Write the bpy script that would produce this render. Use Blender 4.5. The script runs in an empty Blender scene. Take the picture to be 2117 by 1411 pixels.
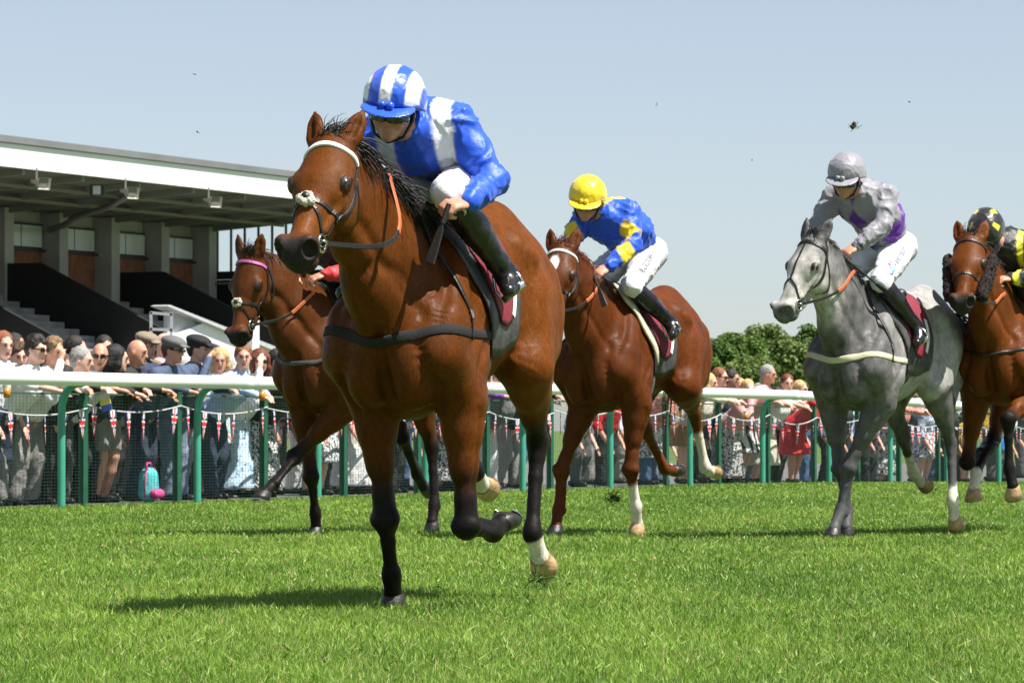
import bpy, math, random
import numpy as np
from mathutils import Vector, Matrix, noise

random.seed(7); rng = np.random.default_rng(7)
SC = bpy.context.scene
COL = SC.collection
R = math.radians

# ------------------------------------------------------------------ camera, sky, sun, exposure
CAM_H = 0.72
cam = bpy.data.cameras.new('camera'); camo = bpy.data.objects.new('camera', cam); COL.objects.link(camo)
cam.sensor_width = 36.0; cam.lens = 8000 / 2117 * 36.0
camo.location = (0, 0, CAM_H); camo.rotation_euler = (R(90 + 1.285), 0, 0)
cam.clip_start = 0.5; cam.clip_end = 3000
cam.dof.use_dof = True; cam.dof.focus_distance = 15.6; cam.dof.aperture_fstop = 20
SC.camera = camo

SUN_EL, SUN_AZ = R(61), R(-27)          # azimuth measured from +x; negative = on the camera's side
sdir = Vector((math.cos(SUN_EL) * math.cos(SUN_AZ), math.cos(SUN_EL) * math.sin(SUN_AZ), math.sin(SUN_EL)))
w = bpy.data.worlds.new('World'); SC.world = w; w.use_nodes = True
nt = w.node_tree; nt.nodes.clear()
wo = nt.nodes.new('ShaderNodeOutputWorld'); bg = nt.nodes.new('ShaderNodeBackground'); sky = nt.nodes.new('ShaderNodeTexSky')
sky.sky_type = 'NISHITA'; sky.sun_disc = False
sky.sun_elevation = SUN_EL; sky.sun_rotation = math.atan2(sdir.x, sdir.y)
sky.altitude = 0; sky.air_density = 0.8; sky.dust_density = 0.45; sky.ozone_density = 3.0
bg.inputs['Strength'].default_value = 0.067
hs = nt.nodes.new('ShaderNodeHueSaturation'); hs.inputs['Saturation'].default_value = .62; nt.links.new(sky.outputs[0], hs.inputs['Color']); nt.links.new(hs.outputs[0], bg.inputs[0]); nt.links.new(bg.outputs[0], wo.inputs[0])
sl = bpy.data.lights.new('sun', 'SUN'); sl.energy = 5.0; sl.angle = R(0.55); sl.color = (1.0, 0.955, 0.88)
so = bpy.data.objects.new('sun', sl); COL.objects.link(so)
so.rotation_euler = sdir.to_track_quat('Z', 'Y').to_euler(); so.location = (20, -10, 40)
SC.view_settings.view_transform = 'Standard'; SC.view_settings.look = 'None'
SC.view_settings.exposure = 0.93; SC.view_settings.gamma = 1.0; SC.view_settings.use_curve_mapping = False

# ------------------------------------------------------------------ materials
def srgb(r, g, b):
    f = lambda c: (c / 12.92 if c <= 0.04045 else ((c + 0.055) / 1.055) ** 2.4)
    return (f(r / 255), f(g / 255), f(b / 255), 1.0)
MATS = {}
def mat(name, col=(.5, .5, .5, 1), rough=.6, metal=0.0, var=.12, scale=8.0, bump=0.0, bscale=60.0, spec=.5, sheen=0.0,
        coat=0.0, attr=None, stretch=None, sub=0.0, hue2=None, trans=0.0, dist=0.0):
    if name in MATS: return MATS[name]
    m = bpy.data.materials.new(name); m.use_nodes = True; MATS[name] = m
    t = m.node_tree; b = t.nodes['Principled BSDF']; L = t.links.new
    b.inputs['Roughness'].default_value = rough; b.inputs['Metallic'].default_value = metal
    b.inputs['Specular IOR Level'].default_value = spec
    b.inputs['Sheen Weight'].default_value = sheen; b.inputs['Coat Weight'].default_value = coat
    if coat: b.inputs['Coat Roughness'].default_value = .25
    if sub:
        b.inputs['Subsurface Weight'].default_value = sub; b.inputs['Subsurface Radius'].default_value = (.01, .004, .002)
    tc = t.nodes.new('ShaderNodeTexCoord'); mp = t.nodes.new('ShaderNodeMapping'); L(tc.outputs['Object'], mp.inputs[0])
    if stretch: mp.inputs['Scale'].default_value = stretch
    nz = t.nodes.new('ShaderNodeTexNoise'); nz.inputs['Scale'].default_value = scale; nz.inputs['Detail'].default_value = 5
    L(mp.outputs[0], nz.inputs['Vector'])
    mr = t.nodes.new('ShaderNodeMapRange'); mr.inputs[1].default_value = .3; mr.inputs[2].default_value = .7
    mr.inputs[3].default_value = 1 - var; mr.inputs[4].default_value = 1 + var; L(nz.outputs[0], mr.inputs[0])
    mx = t.nodes.new('ShaderNodeMix'); mx.data_type = 'RGBA'; mx.blend_type = 'MULTIPLY'; mx.inputs[0].default_value = 1
    if attr:
        a = t.nodes.new('ShaderNodeAttribute'); a.attribute_name = attr; src = a.outputs['Color']
        L(src, mx.inputs[6])
    elif hue2:
        m2 = t.nodes.new('ShaderNodeMix'); m2.data_type = 'RGBA'; m2.inputs[6].default_value = col; m2.inputs[7].default_value = hue2
        L(nz.outputs[0], m2.inputs[0]); L(m2.outputs[2], mx.inputs[6])
    else: mx.inputs[6].default_value = col
    cc = t.nodes.new('ShaderNodeCombineColor'); [L(mr.outputs[0], cc.inputs[i]) for i in range(3)]
    L(cc.outputs[0], mx.inputs[7]); L(mx.outputs[2], b.inputs['Base Color'])
    if bump:
        n2 = t.nodes.new('ShaderNodeTexNoise'); n2.inputs['Scale'].default_value = bscale; n2.inputs['Detail'].default_value = 4; n2.inputs['Distortion'].default_value = dist
        L(mp.outputs[0], n2.inputs['Vector'])
        bp = t.nodes.new('ShaderNodeBump'); bp.inputs['Strength'].default_value = bump; bp.inputs['Distance'].default_value = .02
        L(n2.outputs[0], bp.inputs['Height']); L(bp.outputs[0], b.inputs['Normal'])
    if trans:
        out = t.nodes['Material Output']; tr = t.nodes.new('ShaderNodeBsdfTranslucent'); ms = t.nodes.new('ShaderNodeMixShader')
        L(mx.outputs[2], tr.inputs[0]); ms.inputs[0].default_value = trans
        L(b.outputs[0], ms.inputs[1]); L(tr.outputs[0], ms.inputs[2]); L(ms.outputs[0], out.inputs[0])
    return m

# ------------------------------------------------------------------ mesh helpers
def link(o, parent=None):
    COL.objects.link(o)
    if parent is not None: o.parent = parent
    return o
def mesh_obj(name, V, F, m, parent=None, smooth=False):
    me = bpy.data.meshes.new(name); me.from_pydata([tuple(map(float, v)) for v in V], [], F); me.update()
    if m is not None: me.materials.append(m)
    if smooth: me.polygons.foreach_set('use_smooth', np.ones(len(me.polygons), bool))
    return link(bpy.data.objects.new(name, me), parent)
DECS = []
def np_mesh(name, V, Q, m, parent=None, smooth=True, col=None, dec=None):
    V = np.asarray(V, np.float32); Q = np.asarray(Q, np.int32); k = Q.shape[1]
    me = bpy.data.meshes.new(name); me.vertices.add(len(V)); me.vertices.foreach_set('co', V.ravel())
    me.loops.add(Q.size); me.loops.foreach_set('vertex_index', Q.ravel())
    me.polygons.add(len(Q)); me.polygons.foreach_set('loop_start', np.arange(0, Q.size, k, dtype=np.int32))
    me.polygons.foreach_set('loop_total', np.full(len(Q), k, np.int32))
    if smooth: me.polygons.foreach_set('use_smooth', np.ones(len(Q), bool))
    me.update(calc_edges=True)
    if col is not None:
        a = me.color_attributes.new('Col', 'FLOAT_COLOR', 'POINT')
        c4 = np.ones((len(V), 4), np.float32); c4[:, :3] = col; a.data.foreach_set('color', c4.ravel())
    if m is not None: me.materials.append(m)
    o = link(bpy.data.objects.new(name, me), parent)
    if dec: DECS.append((o, dec))                            # thinned out at the end: flat stretches of a dense skin
    return o
def empty(name, loc=(0, 0, 0), rz=0.0):
    o = bpy.data.objects.new(name, None); o.location = loc; o.rotation_euler = (0, 0, rz); o.empty_display_size = .2
    return link(o)
def tag(o, label=None, cat=None, group=None, kind=None):
    for k, v in (('label', label), ('category', cat), ('group', group), ('kind', kind)):
        if v: o[k] = v
    return o
class MB:
    def __init__(s): s.v = []; s.f = []
    def add(s, V, F):
        n = len(s.v); s.v += [tuple(v) for v in V]; s.f += [tuple(i + n for i in f) for f in F]
    def box(s, x0, x1, y0, y1, z0, z1):
        s.add([(x0, y0, z0), (x1, y0, z0), (x1, y1, z0), (x0, y1, z0), (x0, y0, z1), (x1, y0, z1), (x1, y1, z1), (x0, y1, z1)],
              [(0, 3, 2, 1), (4, 5, 6, 7), (0, 1, 5, 4), (1, 2, 6, 5), (2, 3, 7, 6), (3, 0, 4, 7)])
    def tube(s, P, r, n=8, cap=True, flat=1.0):
        P = [Vector(p) for p in P]; k = len(P); rs = r if hasattr(r, '__len__') else [r] * k
        t0 = (P[1] - P[0]).normalized(); u = t0.orthogonal().normalized(); V = []; F = []
        for i in range(k):
            t = (P[min(i + 1, k - 1)] - P[max(i - 1, 0)]).normalized()
            u = (u - t * u.dot(t)).normalized(); v = t.cross(u)
            for j in range(n):
                a = 2 * math.pi * j / n; V.append(P[i] + (u * math.cos(a) + v * math.sin(a) * flat) * rs[i])
        for i in range(k - 1):
            for j in range(n):
                F.append((i * n + j, i * n + (j + 1) % n, (i + 1) * n + (j + 1) % n, (i + 1) * n + j))
        if cap: F += [tuple(range(n - 1, -1, -1)), tuple((k - 1) * n + j for j in range(n))]
        s.add(V, F)
    def bar(s, a, b, w, h, up=(0, 0, 1)):
        a = Vector(a); b = Vector(b); t = (b - a).normalized(); up = Vector(up)
        u = t.cross(up).normalized(); v = u.cross(t).normalized(); V = []
        for p in (a, b):
            for su, sv in ((-1, -1), (1, -1), (1, 1), (-1, 1)): V.append(p + u * su * w / 2 + v * sv * h / 2)
        s.add(V, [(0, 1, 2, 3), (7, 6, 5, 4), (0, 4, 5, 1), (1, 5, 6, 2), (2, 6, 7, 3), (3, 7, 4, 0)])
    def ribbon(s, P, N, wd, th):
        k = len(P); V = []; F = []
        for i in range(k):
            t = Vector(P[min(i + 1, k - 1)]) - Vector(P[max(i - 1, 0)]); n = Vector(N[i]).normalized()
            b = t.cross(n).normalized(); p = Vector(P[i]); wi = wd[i] if hasattr(wd, '__len__') else wd
            for sb, sn in ((-1, 0), (1, 0), (.8, 1), (-.8, 1)): V.append(p + b * sb * wi / 2 + n * sn * th)
        for i in range(k - 1):
            for j in range(4): F.append((i * 4 + j, i * 4 + (j + 1) % 4, i * 4 + 4 + (j + 1) % 4, i * 4 + 4 + j))
        F += [(3, 2, 1, 0), (k * 4 - 4, k * 4 - 3, k * 4 - 2, k * 4 - 1)]
        s.add(V, F)
    def ring(s, c, n, rad, r, seg=16, k=6):
        c = Vector(c); n = Vector(n).normalized(); u = n.orthogonal().normalized(); v = n.cross(u); V = []; F = []
        for i in range(seg):
            a = 2 * math.pi * i / seg; d = u * math.cos(a) + v * math.sin(a)
            for j in range(k):
                b = 2 * math.pi * j / k; V.append(c + d * (rad + r * math.cos(b)) + n * r * math.sin(b))
        for i in range(seg):
            for j in range(k): F.append((i * k + j, ((i + 1) % seg) * k + j, ((i + 1) % seg) * k + (j + 1) % k, i * k + (j + 1) % k))
        s.add(V, F)
    def build(s, name, m, parent=None, smooth=False): return mesh_obj(name, s.v, s.f, m, parent, smooth)
def spline(P, n):
    P = np.asarray(P, float); k = len(P)
    if k == 2: t = np.linspace(0, 1, n)[:, None]; return P[0] * (1 - t) + P[1] * t
    Q = np.vstack([2 * P[0] - P[1], P, 2 * P[-1] - P[-2]]); out = []
    for u in np.linspace(0, k - 1 - 1e-9, n):
        i = int(u); t = u - i; a, b, c, d = Q[i:i + 4]
        out.append(.5 * ((2 * b) + (-a + c) * t + (2 * a - 5 * b + 4 * c - d) * t * t + (-a + 3 * b - 3 * c + d) * t ** 3))
    return np.array(out)

# ------------------------------------------------------------------ smooth implicit bodies (one continuous skin per figure)
class SDF:
    def __init__(s, pad=.05): s.pr = []; s.pad = pad
    def cone(s, a, b, ra, rb, k=.04, w=None, sw=1.0, op='u'): s.pr.append(('c', np.array(a, float), np.array(b, float), ra, rb, k, None if w is None else np.array(w, float), sw, op)); return s
    def chain(s, pts, k=.04, w=None, sw=1.0, op='u'):
        for (a, ra), (b, rb) in zip(pts[:-1], pts[1:]): s.cone(a, b, ra, rb, k, w, sw, op)
        return s
    def ell(s, c, r, k=.04, A=None, op='u'): s.pr.append(('e', np.array(c, float), np.array(r, float), k, np.eye(3) if A is None else np.array(A, float), op)); return s
    def cut(s, c, n, k=.01): s.pr.append(('h', np.array(c, float), np.array(n, float), k)); return s
    def build(s, h):
        lo = np.full(3, 1e9); hi = -lo
        for p in s.pr:
            if p[0] == 'c' and p[8] == 'u':
                m = max(p[3], p[4]) * max(1, p[7]); lo = np.minimum(lo, np.minimum(p[1], p[2]) - m); hi = np.maximum(hi, np.maximum(p[1], p[2]) + m)
            if p[0] == 'e' and p[5] == 'u':
                e = np.sqrt(((p[4].T * p[2]) ** 2).sum(1)); lo = np.minimum(lo, p[1] - e); hi = np.maximum(hi, p[1] + e)
        s.h = h; s.lo = lo - s.pad - 2 * h; n = np.ceil((hi + s.pad + 2 * h - s.lo) / h).astype(int); s.n = n
        s.d = np.full(n, .2, np.float32); ax = [(s.lo[i] + h * np.arange(n[i])).astype(np.float32) for i in range(3)]
        for p in s.pr:
            if p[0] == 'h':
                q = (ax[0][:, None, None] - p[1][0]) * p[2][0] + (ax[1][None, :, None] - p[1][1]) * p[2][1] + (ax[2][None, None, :] - p[1][2]) * p[2][2]
                s.d = np.maximum(s.d, q.astype(np.float32)); continue
            if p[0] == 'c':
                _, a, b, ra, rb, k, w_, sw, op = p; m = max(ra, rb) * max(1, sw) + k + s.pad; l = np.minimum(a, b) - m; u = np.maximum(a, b) + m
            else:
                _, c, r, k, A, op = p; e = np.sqrt(((A.T * r) ** 2).sum(1)) + k + s.pad; l = c - e; u = c + e
            i0 = np.clip(((l - s.lo) / h).astype(int), 0, n - 1); i1 = np.clip(((u - s.lo) / h).astype(int) + 2, 1, n)
            S = tuple(slice(x, y) for x, y in zip(i0, i1))
            X = ax[0][S[0]][:, None, None]; Y = ax[1][S[1]][None, :, None]; Z = ax[2][S[2]][None, None, :]
            if p[0] == 'c':
                ab = b - a; L2 = float(ab @ ab) + 1e-12; f = np.float32
                qx, qy, qz = X - f(a[0]), Y - f(a[1]), Z - f(a[2])
                t = np.clip((qx * f(ab[0]) + qy * f(ab[1]) + qz * f(ab[2])) / f(L2), 0, 1)
                qx = qx - t * f(ab[0]); qy = qy - t * f(ab[1]); qz = qz - t * f(ab[2])
                q2 = qx * qx + qy * qy + qz * qz
                if w_ is not None:
                    g = qx * f(w_[0]) + qy * f(w_[1]) + qz * f(w_[2]); q2 = q2 + g * g * f(1 / sw ** 2 - 1)
                d = (np.sqrt(np.maximum(q2, 0)) - (f(ra) + t * f(rb - ra))) * f(min(1, sw) if w_ is not None else 1)
            else:
                f = np.float32; qx, qy, qz = X - f(c[0]), Y - f(c[1]), Z - f(c[2]); k0 = 0; k1 = 0
                for i in range(3):
                    g = (qx * f(A[i][0]) + qy * f(A[i][1]) + qz * f(A[i][2])) / f(r[i]); k0 = k0 + g * g; k1 = k1 + (g / f(r[i])) ** 2
                k0 = np.sqrt(k0); k1 = np.sqrt(k1) + f(1e-6); d = k0 * (k0 - 1) / k1
            D = s.d[S]; k = np.float32(max(k, 1e-4))
            if op == 'u':
                hh = np.maximum(k - np.abs(D - d), 0) / k; s.d[S] = np.minimum(D, d) - hh * hh * k * np.float32(.25)
            else:
                hh = np.maximum(k - np.abs(D + d), 0) / k; s.d[S] = np.maximum(D, -d) + hh * hh * k * np.float32(.25)
        return s
    def mesh(s):
        d = s.d; n = np.array(d.shape) - 1; c = [d[i:i + n[0], j:j + n[1], k:k + n[2]] < 0 for i in (0, 1) for j in (0, 1) for k in (0, 1)]
        cnt = sum(x.astype(np.int8) for x in c); act = (cnt > 0) & (cnt < 8); I = np.argwhere(act)
        idx = np.full(n, -1, np.int32); idx[act] = np.arange(len(I), dtype=np.int32)
        off = np.array([(i, j, k) for i in (0, 1) for j in (0, 1) for k in (0, 1)])
        val = np.stack([d[I[:, 0] + o[0], I[:, 1] + o[1], I[:, 2] + o[2]] for o in off], 1)
        P = np.zeros((len(I), 3)); N = np.zeros(len(I))
        for a in range(8):
            for b in range(a + 1, 8):
                if abs(off[a] - off[b]).sum() != 1: continue
                va, vb = val[:, a], val[:, b]; m = (va < 0) != (vb < 0); t = np.where(m, va / np.where(m, va - vb, 1), 0)
                P += m[:, None] * (off[a] + t[:, None] * (off[b] - off[a])); N += m
        V = s.lo + s.h * (I + P / N[:, None]); Q = []
        for ax in range(3):
            s0 = [slice(None)] * 3; s1 = [slice(None)] * 3; s0[ax] = slice(0, -1); s1[ax] = slice(1, None)
            a = d[tuple(s0)] < 0; b = d[tuple(s1)] < 0; E = np.argwhere(a != b); fl = a[tuple(E.T)]
            o1, o2 = (ax + 1) % 3, (ax + 2) % 3
            ok = (E[:, o1] > 0) & (E[:, o2] > 0) & (E[:, o1] < n[o1]) & (E[:, o2] < n[o2]); E = E[ok]; fl = fl[ok]
            e1 = np.zeros(3, int); e1[o1] = 1; e2 = np.zeros(3, int); e2[o2] = 1
            q = np.stack([idx[tuple((E - e1 - e2).T)], idx[tuple((E - e2).T)], idx[tuple(E.T)], idx[tuple((E - e1).T)]], 1)
            q[~fl] = q[~fl][:, ::-1]; Q.append(q)
        return V, np.concatenate(Q)
    def at(s, P):
        g = (np.asarray(P, float) - s.lo) / s.h; g = np.clip(g, 0, np.array(s.d.shape) - 1.001); i = g.astype(int); f = g - i; r = 0
        for a in (0, 1):
            for b in (0, 1):
                for c in (0, 1):
                    wt = (f[:, 0] if a else 1 - f[:, 0]) * (f[:, 1] if b else 1 - f[:, 1]) * (f[:, 2] if c else 1 - f[:, 2])
                    r = r + wt * s.d[i[:, 0] + a, i[:, 1] + b, i[:, 2] + c]
        return r
    def grad(s, P):
        e = s.h; g = np.stack([(s.at(P + np.eye(3)[i] * e) - s.at(P - np.eye(3)[i] * e)) / (2 * e) for i in range(3)], 1)
        return g
    def snap(s, P, off=.004, it=14):
        P = np.array(P, float)
        for _ in range(it):
            g = s.grad(P); l = np.maximum((g * g).sum(1), .05); P = P - np.clip((s.at(P) - off) / l, -.03, .03)[:, None] * g
        g = s.grad(P); return P, g / np.maximum(np.linalg.norm(g, axis=1), 1e-6)[:, None]
def strap(mb, field, pts, wd, th=.004, n=24, off=.001):
    P, N = field.snap(spline(pts, n), off); mb.ribbon(P, N, wd, th); return P
def patch(mb, field, corners, nu, nv, off, th):
    """cloth draped on a body: a bilinear grid of four edge corners (or rows of points) snapped to the skin"""
    rows = [spline(r, nu) for r in corners]; rows = np.array(rows); G = np.stack([spline(rows[:, i], nv) for i in range(nu)], 1)
    P, N = field.snap(G.reshape(-1, 3), off); P2 = P + N * th; n = len(P); V = np.vstack([P, P2]); F = []
    q = lambda i, j: i * nu + j
    for i in range(nv - 1):
        for j in range(nu - 1):
            a, b, c, d = q(i, j), q(i, j + 1), q(i + 1, j + 1), q(i + 1, j); F.append((a + n, b + n, c + n, d + n)); F.append((d, c, b, a))
    edge = [q(0, j) for j in range(nu)] + [q(i, nu - 1) for i in range(1, nv)] + [q(nv - 1, j) for j in range(nu - 2, -1, -1)] + [q(i, 0) for i in range(nv - 2, 0, -1)]
    for a, b in zip(edge, edge[1:] + edge[:1]): F.append((a, b, b + n, a + n))
    mb.add(V, F)
def vec(*a): return np.array(a, float)
def unit(v): v = np.asarray(v, float); return v / np.linalg.norm(v)
def sstep(x, a, b): t = np.clip((x - a) / (b - a), 0, 1); return t * t * (3 - 2 * t)
# ------------------------------------------------------------------ ground, turf
E_ = Vector((.4283, .9036, 0)); N_ = Vector((-.9036, .4283, 0))        # along the rail (away from camera), and towards the crowd
RAIL0 = Vector((-4.05, 34.8, 0))
def gz(y): return -.14 * float(sstep(np.array(y, float), 49., 60.))
def rp(s, t=0.0, z=0.0): p = RAIL0 + E_ * s + N_ * t; return Vector((p.x, p.y, z + gz(p.y)))
def px_s(px, t):     # distance along the rail line (offset t) that sits on the sight line through an image column
    k = (px - 1058.5) / 8000; a = RAIL0 + N_ * t; return (k * a.y - a.x) / (E_.x - k * E_.y)
GRASSG = mat('turf_soil', (.050, .105, .014, 1), .95, var=.35, scale=3, hue2=(.10, .15, .03, 1), bump=.5, bscale=30)
V = []; F = []; ys = [-30, 5, 15, 25, 35, 45, 49] + list(np.linspace(50, 60, 11)) + [80, 150, 400, 1200]; xs = [-900, -100, -20, 0, 20, 100, 900]
for y in ys:
    for x in xs: V.append((x, y, gz(y)))
nx = len(xs)
for j in range(len(ys) - 1):
    for i in range(nx - 1): F.append((j * nx + i, j * nx + i + 1, (j + 1) * nx + i + 1, (j + 1) * nx + i))
tag(mesh_obj('ground', V, F, GRASSG, None, True), 'level green racecourse ground reaching to the horizon', kind='structure')
PAVE = mat('worn_tarmac', (.13, .128, .12, 1), .9, var=.3, scale=2, bump=.3, bscale=40)
mb = MB(); Q = [rp(-25, .35, .006), rp(60, .35, .006), rp(60, 30, .006), rp(-25, 30, .006)]
V = []; F = []; ss = np.linspace(-25, 60, 40)
for s_ in ss:
    for t_ in (.40, 6., 40.): V.append(tuple(rp(s_, t_, .006)))
for i in range(len(ss) - 1):
    for j in range(2): F.append((i * 3 + j, i * 3 + j + 1, i * 3 + 4 + j, i * 3 + 3 + j))
tag(mesh_obj('spectator_pavement', V, F, PAVE), kind='structure')
# grass blades: real turf, denser where it is near
GRASSM = mat('grass_blade', attr='Col', rough=.55, var=.15, scale=1.2, spec=.25, trans=.30)
def turf(n, y0, y1):
    u = rng.random(n); y = y0 * (y1 / y0) ** u; hw = .155 * y + .4; x = rng.uniform(-1, 1, n) * hw
    t = (x - RAIL0.x) * N_.x + (y - RAIL0.y) * N_.y; k = t < .42; x, y = x[k], y[k]; n = len(x)
    def fn(f, o): 
        return np.sin(x * f + o + 1.7 * np.sin(y * f * .31 + o)) * np.sin(y * f * .37 - o + 1.3 * np.sin(x * f * .9 + 2 * o))
    pat = .75 * fn(.9, 1.) + .55 * fn(2.3, 2.) + .5 * fn(6.1, 3.) + .3 * fn(17., 4.); sc = y / 15.
    hgt = (.026 + .011 * rng.normal(size=n).clip(-1.5, 2.8) + .006 * pat).clip(.012, .08); wd = (.0019 + .0012 * rng.random(n)) * sc ** .9
    a = rng.uniform(0, 2 * np.pi, n); ln = rng.uniform(.05, .8, n) * hgt; b = rng.uniform(0, np.pi, n)
    z0 = -.14 * sstep(y, 49., 60.); bx, by = np.cos(b) * wd, np.sin(b) * wd * .6; lx, ly = np.cos(a) * ln, np.sin(a) * ln
    V = np.zeros((n, 3, 3), np.float32)
    V[:, 0] = np.stack([x - bx, y - by, z0 - .004], 1); V[:, 1] = np.stack([x + bx, y + by, z0 - .004], 1)
    V[:, 2] = np.stack([x + lx, y + ly, z0 + hgt * rng.uniform(.72, 1, n)], 1)
    flat = rng.random(n) < .16; V[flat, 1] += np.stack([bx, by * 0, hgt * .55], 1)[flat]; V[flat, 0] += np.stack([bx * 0, by * 0, hgt * .5], 1)[flat]
    T = np.arange(n * 3, dtype=np.int32).reshape(-1, 3)
    g1, g2, g3, g4 = np.array((.075, .175, .015)), np.array((.220, .340, .046)), np.array((.42, .53, .17)), np.array((.38, .29, .13))
    m = np.clip(.50 + .42 * pat + .28 * rng.normal(size=n), 0, 1)[:, None]; c = g1 + (g2 - g1) * m
    dry = rng.random(n); c[dry > .85] = g3 * .85; c[dry > .972] = g4
    for cx, cy, cr in ((-.29, 14.1, .10), (-.75, 12.6, .07), (1.35, 27.5, .16), (.55, 12.1, .09), (2.0, 30., .2), (-1.9, 20.5, .10), (.9, 17.5, .10), (-.2, 21., .12), (1.6, 22.6, .12), (.15, 16.4, .13)):
        k_ = ((x - cx) ** 2 + ((y - cy) * .6) ** 2) < (cr * rng.uniform(.3, 1.1, n)) ** 2; c[k_] = g4 * rng.uniform(.35, 1.0, (k_.sum(), 1)); V[k_, 2, 2] = z0[k_] + hgt[k_] * .5
    c = np.repeat(c[:, None], 3, 1); c[:, 2] *= 1.15
    return V.reshape(-1, 3), T, c.reshape(-1, 3)
Vt, Tt, Ct = turf(860000, 9.2, 62.)
tag(np_mesh('turf_grass', Vt, Tt, GRASSM, None, False, Ct), 'short bright green racecourse turf in the foreground', 'grass', kind='stuff')

# ------------------------------------------------------------------ running rail
RAILW = mat('white_rail_plastic', (.80, .81, .80, 1), .35, var=.04, scale=4, spec=.5)
GREENP = mat('green_post_plastic', (.05, .30, .205, 1), .42, var=.12, scale=6, bump=.05, bscale=60)
DGREEN = mat('dark_green_painted_steel', (.010, .085, .045, 1), .5, var=.2, scale=9, bump=.1, bscale=80)
root = empty('running_rail', rp(0)); root.location = (0, 0, 0)
tag(root, 'white plastic running rail on curved green posts along the course', 'rail')
S0, S1, STEP = -8.0, 40.0, 2.435
posts = [S0 + .0 + 0]  # posts set from the one seen at the left
posts = [k * STEP for k in range(-3, 17)]
jo = [S0] + [p_ + .55 for p_ in posts if S0 < p_ + .55 < S1][::2] + [S1]
for a, b in zip(jo[:-1], jo[1:]):
    m = MB(); m.tube([rp(a + .004, -.24, 1.16), rp((a + b) / 2, -.24, 1.16), rp(b - .004, -.24, 1.16)], .062, 16); m.build('rail_length', RAILW, root, True)
    m = MB(); m.tube([rp(b - .10, -.24, 1.16), rp(b + .10, -.24, 1.16)], .066, 16); m.build('rail_joint', RAILW, root, True)
me0 = None
for s_ in posts:
    if me0 is None:
        m = MB(); P = [(0, 0, -.3), (0, 0, .2), (0, 0, .85), (0, .02, .98), (0, .06, 1.06), (0, .13, 1.11), (0, .23, 1.13)]
        m.tube([tuple(p) for p in spline(P, 18)], .037, 12); o = m.build('post', GREENP, root, True); me0 = o.data
    else: o = link(bpy.data.objects.new('post', me0), root)
    o.location = rp(s_); o.rotation_euler = (0, 0, math.atan2(E_.y, E_.x) )
    o.rotation_euler[2] = math.atan2(-N_.y, -N_.x) - math.pi / 2
# ------------------------------------------------------------------ crowd fence with wire mesh and bunting
WIRE = mat('green_mesh_wire', (.03, .075, .055, 1), .55, var=.1)
FT = .50; FH = 1.06; FSTEP = 1.73; f0 = px_s(172, FT)
fs = [f0 + k * FSTEP for k in range(-3, 18)]
froot = empty('mesh_fence'); tag(froot, 'dark green post and wire mesh fence between crowd and course', 'fence')
ang = math.atan2(E_.y, E_.x); me_p = me_w = me_b = None
for i, s_ in enumerate(fs):
    if me_p is None:
        m = MB(); m.box(-.04, .04, -.03, .03, -.2, FH); m.box(-.044, .044, -.034, .034, FH, FH + .012); o = m.build('post', DGREEN, froot); me_p = o.data
    else: o = link(bpy.data.objects.new('post', me_p), froot)
    o.location = rp(s_, FT); o.rotation_euler = (0, 0, ang)
    if i == len(fs) - 1: break
    if me_w is None:
        m = MB(); L = FSTEP - .09; r_ = .0010
        for z in np.arange(.02, FH - .02, .030): m.box(0, L, -r_, r_, z - r_, z + r_)
        for x in np.arange(.0, L, .060): m.box(x - r_, x + r_, .002, .002 + 2 * r_, .0, FH - .02)
        m.box(0, L, -.012, .012, FH - .03, FH - .012); o = m.build('wire_mesh', WIRE, froot); me_w = o.data
    else: o = link(bpy.data.objects.new('wire_mesh', me_w), froot)
    a, b = rp(s_, FT), rp(s_ + FSTEP, FT); o.location = a + (b - a).normalized() * .045; o.rotation_euler = (0, -math.asin((b.z - a.z) / FSTEP), ang)
# bunting: white cord with union-flag pennants, one string per bay
CORD = mat('white_cord', (.5, .5, .5, 1), .7); PR, PW, PB = mat('pennant_red', (.55, .02, .03, 1), .7), mat('pennant_white', (.62, .62, .62, 1), .7), mat('pennant_blue', (.012, .02, .09, 1), .7)
pen = None
def pennant_mesh():
    me = bpy.data.meshes.new('pennant'); V = []; F = []; mi = []; Hh = .27; Wd = .108
    xs = [-.5, -.30, -.14, -.08, .08, .14, .30, .5]; zs = [0, .22, .30, .36, .50, .56, .64, .78, .94, 1.0]
    for z in zs:
        for x in xs: V.append((x * Wd * (1 - .93 * z), .004 * math.sin(x * 9 + z * 4), -z * Hh))
    for j in range(len(zs) - 1):
        for i in range(7):
            F.append((j * 8 + i, j * 8 + i + 1, j * 8 + 9 + i, j * 8 + 8 + i)); zc = (zs[j] + zs[j + 1]) / 2
            mi.append(0 if i == 3 or .36 < zc < .50 or zc > .9 else (1 if i in (2, 4) or .30 < zc < .56 or (i in (1, 5) and (zc < .22 or zc > .64)) else 2))
    me.from_pydata(V, [], F); [me.materials.append(x) for x in (PR, PW, PB)]; me.polygons.foreach_set('material_index', mi); return me
pen = pennant_mesh()
BL = ['at the left edge by the white-shirted young men', 'in front of the shaven-headed man in shorts', 'beside the teal floral skirt', 'behind the left bay horse', 'seen low between the leading forelegs', 'behind the folded leading foreleg', 'seen left of the leading hind leg', 'under the chestnut neck', 'under the chestnut belly', 'beside the coral checked shirt', 'in front of the woman with the phone', 'in front of the red dress', 'behind the grey forelegs', 'under the grey belly', 'between the grey hind legs', 'behind the grey hock', 'beside the mustard dress', 'at the far right edge']
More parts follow.
